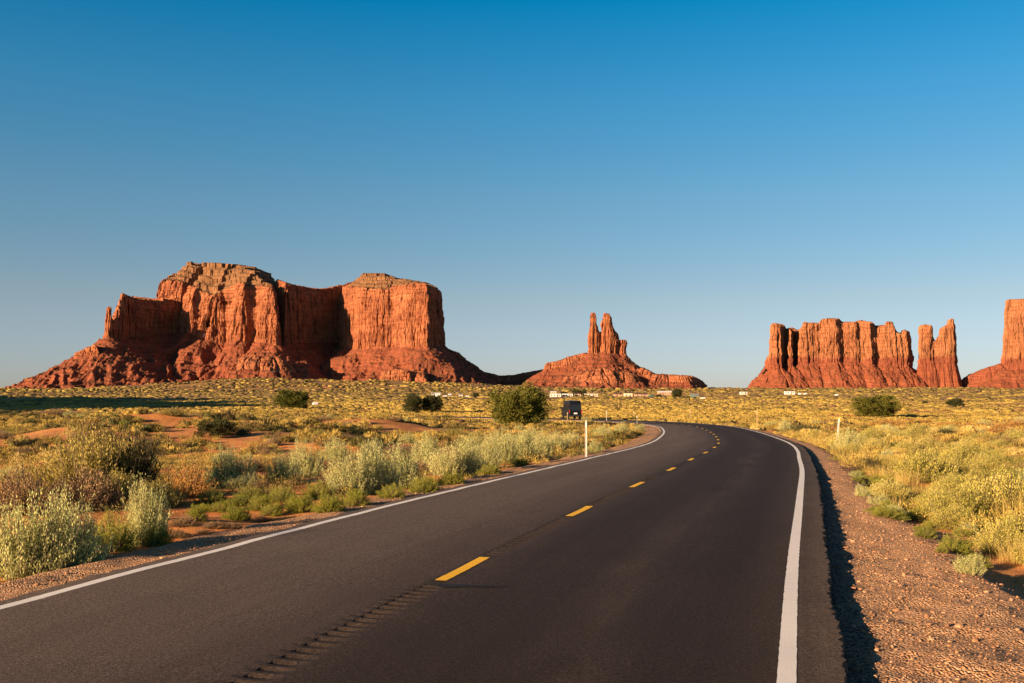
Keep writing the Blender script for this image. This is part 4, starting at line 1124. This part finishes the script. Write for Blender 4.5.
def mass_scrub():
    """low cushions of brush and dry grass: an uneven mound each, fringed with leaves"""
    g = np.random.default_rng(9)
    Vs, Fs, Ts, n = [], [], [], 0
    SG = 7
    ring = np.array([(math.cos(2 * math.pi * k / SG), math.sin(2 * math.pi * k / SG)) for k in range(SG)])
    base = np.concatenate([np.c_[ring * 1.0, np.full(SG, -.25)], np.c_[ring * .92, np.full(SG, .42)], np.c_[ring * .55, np.full(SG, .82)], [[0, 0, 1.0]]])
    fc = []
    for a in (0, SG):
        for k in range(SG):
            b = (k + 1) % SG; fc += [(a + k, a + b, a + SG + b), (a + k, a + SG + b, a + SG + k)]
    fc += [(2 * SG + k, 2 * SG + (k + 1) % SG, 3 * SG) for k in range(SG)]
    fc = np.array(fc); nv = len(base)
    for (r0, r1, cnt, nl, lf, rad, hh, core) in [(15, 48, 1100, 170, .036, .22, .26, 0), (44, 110, 6500, 210, .105, .34, .30, .66), (110, 260, 17000, 64, .17, .55, .27, .8), (260, 600, 18000, 14, .3, .95, .36, .9), (600, 1500, 24000, 4, .5, 1.9, .55, .95), (1500, 2600, 20000, 3, 1.0, 3.4, 1.4, 1.0)]:
        r = np.sqrt(g.uniform(r0 ** 2, r1 ** 2, cnt * 2)); t = g.uniform(-.58, .58, cnt * 2)
        y = r * np.cos(t); x = r * np.sin(t)
        lat, arc = road_coords(x, y)
        ds = 9.0 * (1 + r0 / 150.0)
        den = fbm(x / ds, y / ds, 3, 110)
        ok = np.where(lat > 0, (lat > ER + np.interp(arc - S0, [7, 11, 15.8, 19.4, 27], [2.9, 2.7, 2.1, 1.5, 1.2])), (lat < -5.2) & ((y > 20) | (lat < -8))) & (den > (-.12 if r0 < 110 else -.3 if r0 < 600 else -.12)) & bare(x, y)
        x, y = x[ok][:cnt], y[ok][:cnt]; m = len(x); z = terrain(x, y) + (.8 if r0 >= 1500 else 0)
        s = g.lognormal(0, .38, m).clip(.4, 2.2)
        far = np.clip((np.hypot(x, y) - 300) / 900, 0, 1)
        tint = np.clip(.44 + np.where(lat[ok][:cnt] > 0, .12, 0) + .22 * fbm(x / 16, y / 16, 2, 120) + g.normal(0, .24 if r0 < 110 else .11, m) - .20 * far, 0, .98)
        if r0 >= 110:
            tint = np.clip(tint + .16 * fbm(x / (r0 * .22), y / (r0 * .6), 3, 140), .27 if r0 >= 260 else .16, .70)
        if core:
            j = (1 + g.normal(0, .19, (m, nv, 1))) * core
            a = g.uniform(0, 6.28, m)[:, None]
            bx = base[None] * j
            V = np.stack([(bx[..., 0] * np.cos(a) - bx[..., 1] * np.sin(a)) * rad * g.uniform(.8, 1.3, m)[:, None], (bx[..., 0] * np.sin(a) + bx[..., 1] * np.cos(a)) * rad, bx[..., 2] * hh * g.uniform(.6, 1.3, m)[:, None]], -1) * s[:, None, None] * .9
            V += np.stack([x, y, z], 1)[:, None]
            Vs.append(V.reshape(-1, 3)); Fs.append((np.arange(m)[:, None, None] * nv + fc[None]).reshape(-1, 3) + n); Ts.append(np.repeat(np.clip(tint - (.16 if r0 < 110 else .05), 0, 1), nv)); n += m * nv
        k = np.repeat(np.arange(m), nl)
        o = g.normal(size=(m * nl, 3)); o /= np.linalg.norm(o, axis=1, keepdims=True); o[:, 2] = np.abs(o[:, 2])
        o *= (g.uniform(.25 if r0 < 44 else .75, 1, (m * nl, 1)) ** .5)
        P = np.stack([x[k] + o[:, 0] * rad * s[k], y[k] + o[:, 1] * rad * s[k], z[k] + o[:, 2] * hh * s[k] * .85], 1)
        D = o + np.array([0, 0, .55]) + g.normal(0, .3, P.shape); L = lf * s[k] * g.uniform(.6, 1.4, len(k))
        if core:                                            # single pointed blades
            D /= np.linalg.norm(D, axis=1, keepdims=True)
            sd = np.cross(D, o + g.normal(0, .9, P.shape)); sd /= np.linalg.norm(sd, axis=1, keepdims=True) + 1e-9
            P = P - D * L[:, None] * .45
            wv = sd * L[:, None] * (.09 if r0 < 100 else .2)
            V = np.stack([P - wv, P + wv, P + D * L[:, None]], 1).reshape(-1, 3); F = np.arange(len(V)).reshape(-1, 3)
            Ts.append(np.repeat(tint[k], 3))
        else:
            V, F = tri_leaves(P, D, L, L * .3, g)
            Ts.append(np.repeat(tint[k], 4))
        Vs.append(V); Fs.append(F + n); n += len(V)
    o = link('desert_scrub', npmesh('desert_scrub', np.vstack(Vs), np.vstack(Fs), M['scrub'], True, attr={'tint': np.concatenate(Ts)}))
    tag(o, 'low desert scrub dotted over the plain as far as the buttes', 'scrub', kind='stuff')
mass_scrub()

# ------------------------------------------------------------------ gravel stones
def gravel():
    g = np.random.default_rng(12)
    cnt = 26000
    s = S0 + 3 + 34 * g.random(cnt) ** 1.7
    right = g.random(cnt) < .8
    l = np.where(right, ER + .05 + np.abs(g.normal(0, 1.7, cnt)), EL - .03 - np.abs(g.normal(0, .55, cnt)))
    x, y, z, nx, ny = road_frame(s)
    X, Y = x + nx * l, y + ny * l; Z = terrain(X, Y)
    rad = g.lognormal(-5.1, .55, cnt).clip(.003, .03)
    t = (1 + 5 ** .5) / 2
    ico = np.array([(-1, t, 0), (1, t, 0), (-1, -t, 0), (1, -t, 0), (0, -1, t), (0, 1, t), (0, -1, -t), (0, 1, -t), (t, 0, -1), (t, 0, 1), (-t, 0, -1), (-t, 0, 1)]) / 1.9
    fc = np.array([(0, 11, 5), (0, 5, 1), (0, 1, 7), (0, 7, 10), (0, 10, 11), (1, 5, 9), (5, 11, 4), (11, 10, 2), (10, 7, 6), (7, 1, 8), (3, 9, 4), (3, 4, 2), (3, 2, 6), (3, 6, 8), (3, 8, 9), (4, 9, 5), (2, 4, 11), (6, 2, 10), (8, 6, 7), (9, 8, 1)])
    V = ico[None] * (1 + g.normal(0, .2, (cnt, 12, 1))) * np.stack([g.uniform(.7, 1.4, cnt), g.uniform(.7, 1.4, cnt), g.uniform(.5, .9, cnt)], 1)[:, None]
    a = g.uniform(0, 6.28, cnt); c, sn = np.cos(a)[:, None], np.sin(a)[:, None]
    V = np.stack([V[..., 0] * c - V[..., 1] * sn, V[..., 0] * sn + V[..., 1] * c, V[..., 2]], -1) * rad[:, None, None]
    V += np.stack([X, Y, Z + rad * .25], 1)[:, None]
    F = (np.arange(cnt)[:, None, None] * 12 + fc[None]).reshape(-1, 3)
    o = link('gravel', npmesh('gravel', V.reshape(-1, 3), F, M['stone']))
    tag(o, 'loose reddish gravel along both edges of the asphalt', 'gravel', kind='stuff')
M['stone'] = foliage('pebble', [(0.0, (0.18, 0.09, 0.05)), (0.3, (0.36, 0.19, 0.10)), (0.6, (0.50, 0.31, 0.19))], 0.0, 0.9)
gravel()

# ------------------------------------------------------------------ roadside posts
M['post_white'] = plain('white_post_paint', (0.55, 0.52, 0.47), 0.5, 0.4, var=0.12, scale=6)
M['post_grey'] = plain('grey_post_metal', (0.30, 0.27, 0.23), 0.5, 0.4, var=0.2, scale=6)
M['post_tan'] = plain('tan_post', (0.45, 0.31, 0.19), 0.8, 0.2, var=0.2, scale=6)
M['reflector'] = plain('reflector', (0.85, 0.82, 0.75), 0.2, 0.6)
def post(px, pyb, pyt, m, label, lean=0.0, D=None, rz=0.0, g='roadside marker posts'):
    if D is None: x, y = at(px, pyb)
    else: x, y = (px - 512) / 1000 * D, D
    h = (pyb - pyt) * y / 1000
    o = thing('marker_post', label, 'post', (x, y, tz(x, y)), rz, g)
    o.rotation_euler = (0, lean, rz)
    a = MB(); w = .027
    a.prism_x([(0, 0)] * 0 + [(-.02, -.2), (.02, -.2), (.02, h - .05), (-.02, h)], -w, w)
    a.box(-w - .008, -w + .002, -.03, .03, -.2, h - .05); a.box(w - .002, w + .008, -.03, .03, -.2, h - .05)
    a.build('post', m, o)
    b = MB(); b.box(-.022, .022, -.030, -.0215, h - .27, h - .10, .003); b.build('reflector', M['reflector'], o)
    return o
post(586, 457, 420.5, M['post_white'], 'tall white marker post on the left verge, nearest one on the left', 0.0)
post(836.5, 449.5, 418, M['post_white'], 'white marker post leaning right, on the right verge', 0.08)
post(757, 426, 411, M['post_tan'], 'pale marker post outside the bend on the right', 0.0)
post(637, 427, 415.5, M['post_grey'], 'grey marker post at the tip of the grass inside the bend', 0.0)
post(606.5, 422, 410.5, M['post_white'], 'slim pale marker post right of the dark van', 0.0)
post(633.5, 419, 409.5, M['post_tan'], 'thin tan marker post beyond the road, above the grey post', 0.0, D=160)
post(690, 420, 409, M['post_tan'], 'faint thin tan post in the grass beyond the road bend', 0.0, D=150)
post(567.5, 420, 408, M['post_tan'], 'tan marker post in front of the left side of the dark van', 0.0, D=132)

# ------------------------------------------------------------------ dark van on the road
M['van'] = plain('dark_van_paint', (0.007, 0.008, 0.011), 0.3, 0.3, var=0.05)
M['glass'] = plain('dark_glass', (0.012, 0.016, 0.02), 0.08, 0.45, var=0.05)
M['rubber'] = plain('tyre_rubber', (0.018, 0.017, 0.016), 0.85, 0.2)
M['rim'] = plain('wheel_rim', (0.32, 0.31, 0.30), 0.35, 0.5, metal=0.7)
M['lampred'] = plain('red_lamp', (0.35, 0.02, 0.015), 0.25, 0.5)
M['plate'] = plain('white_plate', (0.75, 0.74, 0.70), 0.4, 0.4)
M['trim'] = plain('black_trim', (0.02, 0.02, 0.02), 0.6, 0.3)
def wheel(parent, x, y, r, w):
    a = MB(); a.lathe_x([(-w / 2, r * .62), (-w / 2, r * .92), (-w * .3, r), (w * .3, r), (w / 2, r * .92), (w / 2, r * .62)], x, y, r); t = a.build('wheel', M['rubber'], parent, False)
    b = MB(); sgn = 1 if x > 0 else -1
    b.lathe_x([(sgn * w * .40, r * .60), (sgn * (w * .5 + .006), r * .56), (sgn * (w * .5 + .012), r * .2), (sgn * (w * .5 + .03), r * .12)], x, y, r); b.build('rim', M['rim'], t)
def van(loc, rz):
    o = thing('camper_van', 'dark high roofed van seen from behind, on the road beyond the large juniper', 'van', loc, rz)
    Wd = 1.85
    # side outline (y forward), lofted across with a narrower roof
    prof = [(-2.70, .45), (-2.70, 1.15), (-2.62, 2.45), (-2.45, 2.70), (-2.0, 2.75), (1.0, 2.75), (1.35, 2.62), (1.95, 1.65), (2.60, 1.38), (2.72, 1.15), (2.72, .45)]
    n = len(prof); secs = []
    for k, (sx, ins) in enumerate([(-1, 0.0), (-1, .10), (0, 0), (1, .10), (1, 0.0)]): pass
    rows = []
    for (f, dz) in [(-1.0, 0), (-.93, .05), (-.6, .07), (0, .085), (.6, .07), (.93, .05), (1.0, 0)]:
        row = []
        for (y, z) in prof:
            tap = 1.0 if z < 1.2 else 1.0 - .10 * (z - 1.2) / 1.55
            row.append((f * Wd / 2 * tap, y * (1 - .012 * abs(f)), z + (dz if z > 2.4 else 0)))
        rows.append(row)
    v = [p for r in rows for p in r]; f = []
    for i in range(len(rows) - 1):
        for k in range(n):
            f.append((i * n + k, i * n + (k + 1) % n, (i + 1) * n + (k + 1) % n, (i + 1) * n + k))
    f += [tuple(range(n)), tuple(reversed(range((len(rows) - 1) * n, len(rows) * n)))]
    b = MB(); b.add(v, f); b.build('body', M['van'], o)
    g = MB(); g.add([(-.82, -2.71, 1.35), (.82, -2.71, 1.35), (.78, -2.655, 2.2), (-.78, -2.655, 2.2)], [(0, 1, 2, 3)]); g.add([(-.82, -2.74, 1.33), (.82, -2.74, 1.33), (.78, -2.685, 2.22), (-.78, -2.685, 2.22)], [(0, 1, 2, 3)]); g.build('rear_window', M['glass'], o)
    for s in (-1, 1):
        for (y0, y1) in ((-2.2, -.9), (-.75, .45), (.6, 1.35)):
            w = MB(); x0 = s * (Wd / 2 + .004)
            q = [(x0 * .985, y0, 1.4), (x0 * .985, y1, 1.4), (x0 * .945, y1 - (.25 if y1 > 1 else 0), 2.1), (x0 * .945, y0, 2.1)]
            q2 = [(p[0] + s * .012, p[1], p[2]) for p in q]
            w.add(q + q2, [(0, 1, 2, 3), (7, 6, 5, 4), (0, 4, 5, 1), (1, 5, 6, 2), (2, 6, 7, 3), (3, 7, 4, 0)]); w.build('side_window', M['glass'], o)
        t = MB(); t.box(s * .93 - .07, s * .93 + .07, -2.755, -2.68, .95, 1.45, .015); t.build('tail_light', M['lampred'], o)
        m = MB(); m.box(s * 1.2 - .13, s * 1.2 + .13, 1.5, 1.62, 1.45, 1.85, .03); m.box(s * 1.02 - .08, s * 1.02 + .08, 1.52, 1.58, 1.5, 1.56); m.build('side_mirror', M['trim'], o)
        for y in (-1.7, 1.75): wheel(o, s * .93, y, .37, .25)
    w = MB(); q = [(-.85, 1.96, 1.68), (.85, 1.96, 1.68), (.78, 1.39, 2.58), (-.78, 1.39, 2.58)]
    w.add(q + [(p[0], p[1] + .03, p[2] + .02) for p in q], [(3, 2, 1, 0), (4, 5, 6, 7), (0, 1, 5, 4), (1, 2, 6, 5), (2, 3, 7, 6), (3, 0, 4, 7)]); w.build('windscreen', M['glass'], o)
    bp = MB(); bp.box(-1.02, 1.02, -2.84, -2.66, .42, .66, .03); bp.build('bumper', M['trim'], o)
    pl = MB(); pl.box(-.26, .26, -2.745, -2.705, .80, 1.02, .004); pl.build('number_plate', M['plate'], o)
    return o
sv = float(SS[np.argmin(np.hypot(CX - 9.0, CY - 151.0))])
_, _, vz = [float(q[0]) for q in road_at(np.array([sv]))]
VY = 151.0
van(((572.3 - 512) / 1000 * VY, VY + 2.3, vz), R(10))

# ------------------------------------------------------------------ the hamlet
M['wall_white'] = plain('white_siding', (0.74, 0.70, 0.64), 0.7)
M['wall_cream'] = plain('cream_siding', (0.62, 0.50, 0.36), 0.7)
M['wall_tan'] = plain('tan_stucco', (0.42, 0.27, 0.17), 0.8)
M['wall_teal'] = plain('teal_siding', (0.08, 0.20, 0.19), 0.7)
M['roof_white'] = plain('white_metal_roof', (0.72, 0.69, 0.64), 0.5)
M['roof_brown'] = plain('brown_shingle', (0.12, 0.07, 0.05), 0.85)
M['roof_grey'] = plain('grey_shingle', (0.25, 0.22, 0.20), 0.85)
M['door'] = plain('door_paint', (0.20, 0.10, 0.06), 0.6)
M['frame'] = plain('window_frame', (0.68, 0.65, 0.60), 0.6)
def house(px, L, Dp, Hw, Hr, wall, roof, label, D=790, rz=0.0, name='house', cat='house', wins=3, zo=0.0):
    x = (px - 512) / 1000 * D
    o = thing(name, label, cat, (x, D, tz(x, D) - .1 + zo), rz)
    a = MB(); a.prism_x([(-Dp / 2, -.4), (Dp / 2, -.4), (Dp / 2, Hw), (0, Hw + Hr - .05), (-Dp / 2, Hw)], -L / 2, L / 2); a.build('wall', wall, o)
    r = MB(); e = .35
    for s in (-1, 1):
        r.prism_x([(0, Hw + Hr), (0, Hw + Hr + .14), (s * (Dp / 2 + e), Hw - e * Hr / (Dp / 2) + .14), (s * (Dp / 2 + e), Hw - e * Hr / (Dp / 2))][::s], -L / 2 - e, L / 2 + e)
    r.build('roof', roof, o)
    fy = -Dp / 2
    dx = L * random.choice((-.15, .12, .2))
    d = MB(); d.box(dx - .48, dx + .48, fy - .05, fy - .004, -.02, 2.05, .01); d = d.build('door', M['door'], o)
    h = MB(); h.tube([(dx + .36, fy - .11, 1.0), (dx + .36, fy - .045, 1.0)], .03, 6); h.build('handle', M['rim'], d)
    for k in range(wins):
        wx = -L / 2 + (k + .5) * L / wins
        if abs(wx - dx) < 1.0: wx += 1.2 if wx >= dx else -1.2
        if abs(wx) > L / 2 - .6: continue
        f = MB()
        for (a0, a1, b0, b1) in ((-.55, -.47, .95, 1.95), (.47, .55, .95, 1.95), (-.47, .47, .95, 1.03), (-.47, .47, 1.87, 1.95)): f.box(wx + a0, wx + a1, fy - .05, fy - .004, b0, b1)
        w = f.build('window', M['frame'], o)
        p = MB(); p.box(wx - .465, wx + .465, fy - .03, fy - .006, 1.035, 1.865); p.build('pane', M['glass'], w)
    return o
def trailer(px, L, label, D=790, rz=0.0, wall='wall_white', H=2.5, zo=0.0):
    x = (px - 512) / 1000 * D
    o = thing('trailer_home', label, 'trailer', (x, D, tz(x, D) + zo), rz)
    b = MB(); b.box(-L / 2, L / 2, -1.5, 1.5, .35, H, .06); b.build('body', M[wall], o)
    r = MB(); r.prism_x([(-1.6, H + .003), (1.6, H + .003), (0, H + .35)], -L / 2 - .1, L / 2 + .1); r.build('roof', M['roof_white'], o)
    s = MB(); s.box(-L / 2 + .1, L / 2 - .1, -1.42, 1.42, -.4, .345); s.build('skirt', M['wall_tan'], o)
    d = MB(); d.box(L * .12, L * .12 + .9, -1.54, -1.503, .38, 2.25); d.build('door', M['door'], o)
    for k in (-.36, -.12, .34):
        w = MB(); w.box(L * k - .5, L * k + .5, -1.55, -1.503, 1.15, 2.0); w.build('window', M['glass'], o)
def car(px, label, D, m, rz, pickup=False, cat='car', zo=0.0):
    x = (px - 512) / 1000 * D
    o = thing('pickup_truck' if pickup else 'parked_car', label, cat, (x, D, tz(x, D) + .02 + zo), rz)
    b = MB()
    if pickup: prof = [(-2.6, .45), (-2.6, 1.05), (-.9, 1.08), (-.75, 1.75), (.35, 1.78), (1.0, 1.15), (2.4, 1.02), (2.6, .8), (2.6, .42)]
    else: prof = [(-2.2, .4), (-2.25, .95), (-1.85, 1.4), (-1.3, 1.5), (.2, 1.48), (.95, 1.0), (2.05, .85), (2.2, .6), (2.2, .38)]
    n = len(prof); v = []; f = []
    fr = (-1, -.85, .85, 1)
    for q in fr:
        for (y, z) in prof: v.append((q * .88 * (1 - .12 * max(0, z - 1.0)), y * (1 - .02 * (abs(q) == 1)), z - (.03 if abs(q) == 1 and z > 1 else 0)))
    for i in range(3):
        for k in range(n): f.append((i * n + k, i * n + (k + 1) % n, (i + 1) * n + (k + 1) % n, (i + 1) * n + k))
    f += [tuple(range(n)), tuple(reversed(range(3 * n, 4 * n)))]
    b.add(v, f); b.build('body', m, o)
    for s in (-1, 1):
        w = MB(); y0, y1 = (-.7, .4) if pickup else (-1.6, .35)
        w.box(s * .84 - .03, s * .84 + .03, y0, y1, 1.12, 1.42, .005); w.build('side_window', M['glass'], o)
        for y in (-1.4, 1.4): wheel(o, s * .80, y, .34, .22)
    return o
M['car_white'] = plain('white_car_paint', (0.75, 0.73, 0.70), 0.3, 0.5)
M['car_teal'] = plain('teal_car_paint', (0.05, 0.14, 0.15), 0.3, 0.5)
M['car_dark'] = plain('dark_car_paint', (0.03, 0.03, 0.035), 0.3, 0.5)

trailer(555.5, 8.5, 'white trailer home just left of the dark van', 760)
trailer(567.5, 8.0, 'white trailer home showing above the roof of the dark van', 765)
trailer(591, 10.5, 'long cream trailer home right of the dark van, low to the ground', 775, wall='wall_cream')
house(577.5, 4.5, 5, 2.4, .8, M['wall_cream'], M['roof_brown'], 'small cream house between the white trailer and the long cream one', 770, wins=1)
house(553.5, 5.5, 5, 2.2, .7, M['wall_cream'], M['roof_white'], 'small pale house up the slope above the left white trailer', 1000, wins=2, zo=1.0)
house(628, 6.2, 6, 3.4, .5, M['wall_cream'], M['roof_brown'], 'square cream house with a tall front, in the middle of the hamlet', 770, wins=2)
house(641, 10, 6, 2.1, .8, M['wall_tan'], M['roof_brown'], 'long low brown house right of the square cream house', 790, wins=3)
house(618, 7, 5, 2.0, .7, M['wall_tan'], M['roof_brown'], 'low brown shed left of the square cream house', 795, wins=2, cat='shed', name='shed')
house(664.5, 12, 7, 2.4, 1.0, M['wall_tan'], M['roof_white'], 'house with a pale metal roof beside the largest hamlet tree', 900, wins=3, zo=1.5)
house(694.5, 6, 5, 2.4, .9, M['wall_teal'], M['roof_grey'], 'small teal house at the right end of the hamlet', 800, wins=2)
car(702.5, 'white car parked by the teal house', 720, M['car_white'], R(70))
car(650.5, 'teal car parked between the brown house and the pale roofed house', 780, M['car_teal'], R(80))
house(436, 7.5, 6, 2.6, 1.0, M['wall_white'], M['roof_white'], 'white house behind the juniper pair, far left of the hamlet', 850, wins=2)
car(444.5, 'white car parked right of the white house behind the junipers', 840, M['car_white'], R(85))
trailer(450, 3.2, 'short white trailer beyond the juniper pair', 845, H=2.7)
house(460.5, 3.6, 4, 2.3, .6, M['wall_white'], M['roof_grey'], 'tiny white shed with grey roof between the short trailer and the large juniper', 840, wins=1, name='shed', cat='shed')
car(467, 'pale car parked left of the large juniper beyond the plain', 835, M['car_white'], R(95))
car(471.5, 'dark car parked next to the pale one left of the large juniper', 838, M['car_dark'], R(95))
trailer(743.5, 6.2, 'lone white trailer in the gap between the spired and the columned buttes', 880, zo=1)
trailer(789.5, 8.5, 'long white trailer on the plain below the columned butte', 830, rz=R(-6), zo=1.2)
car(799.5, 'white pickup parked beside the long white trailer', 830, M['car_white'], R(20), True, 'pickup', zo=1.0)
car(805, 'white car parked right of the white pickup', 830, M['car_white'], R(15), zo=1.0)
car(836.5, 'white car alone on the plain right of the long white trailer', 800, M['car_white'], R(10), zo=.8)
car(315, 'small white car standing beside the lone juniper below the big butte', 390, M['car_white'], R(20), zo=.2)
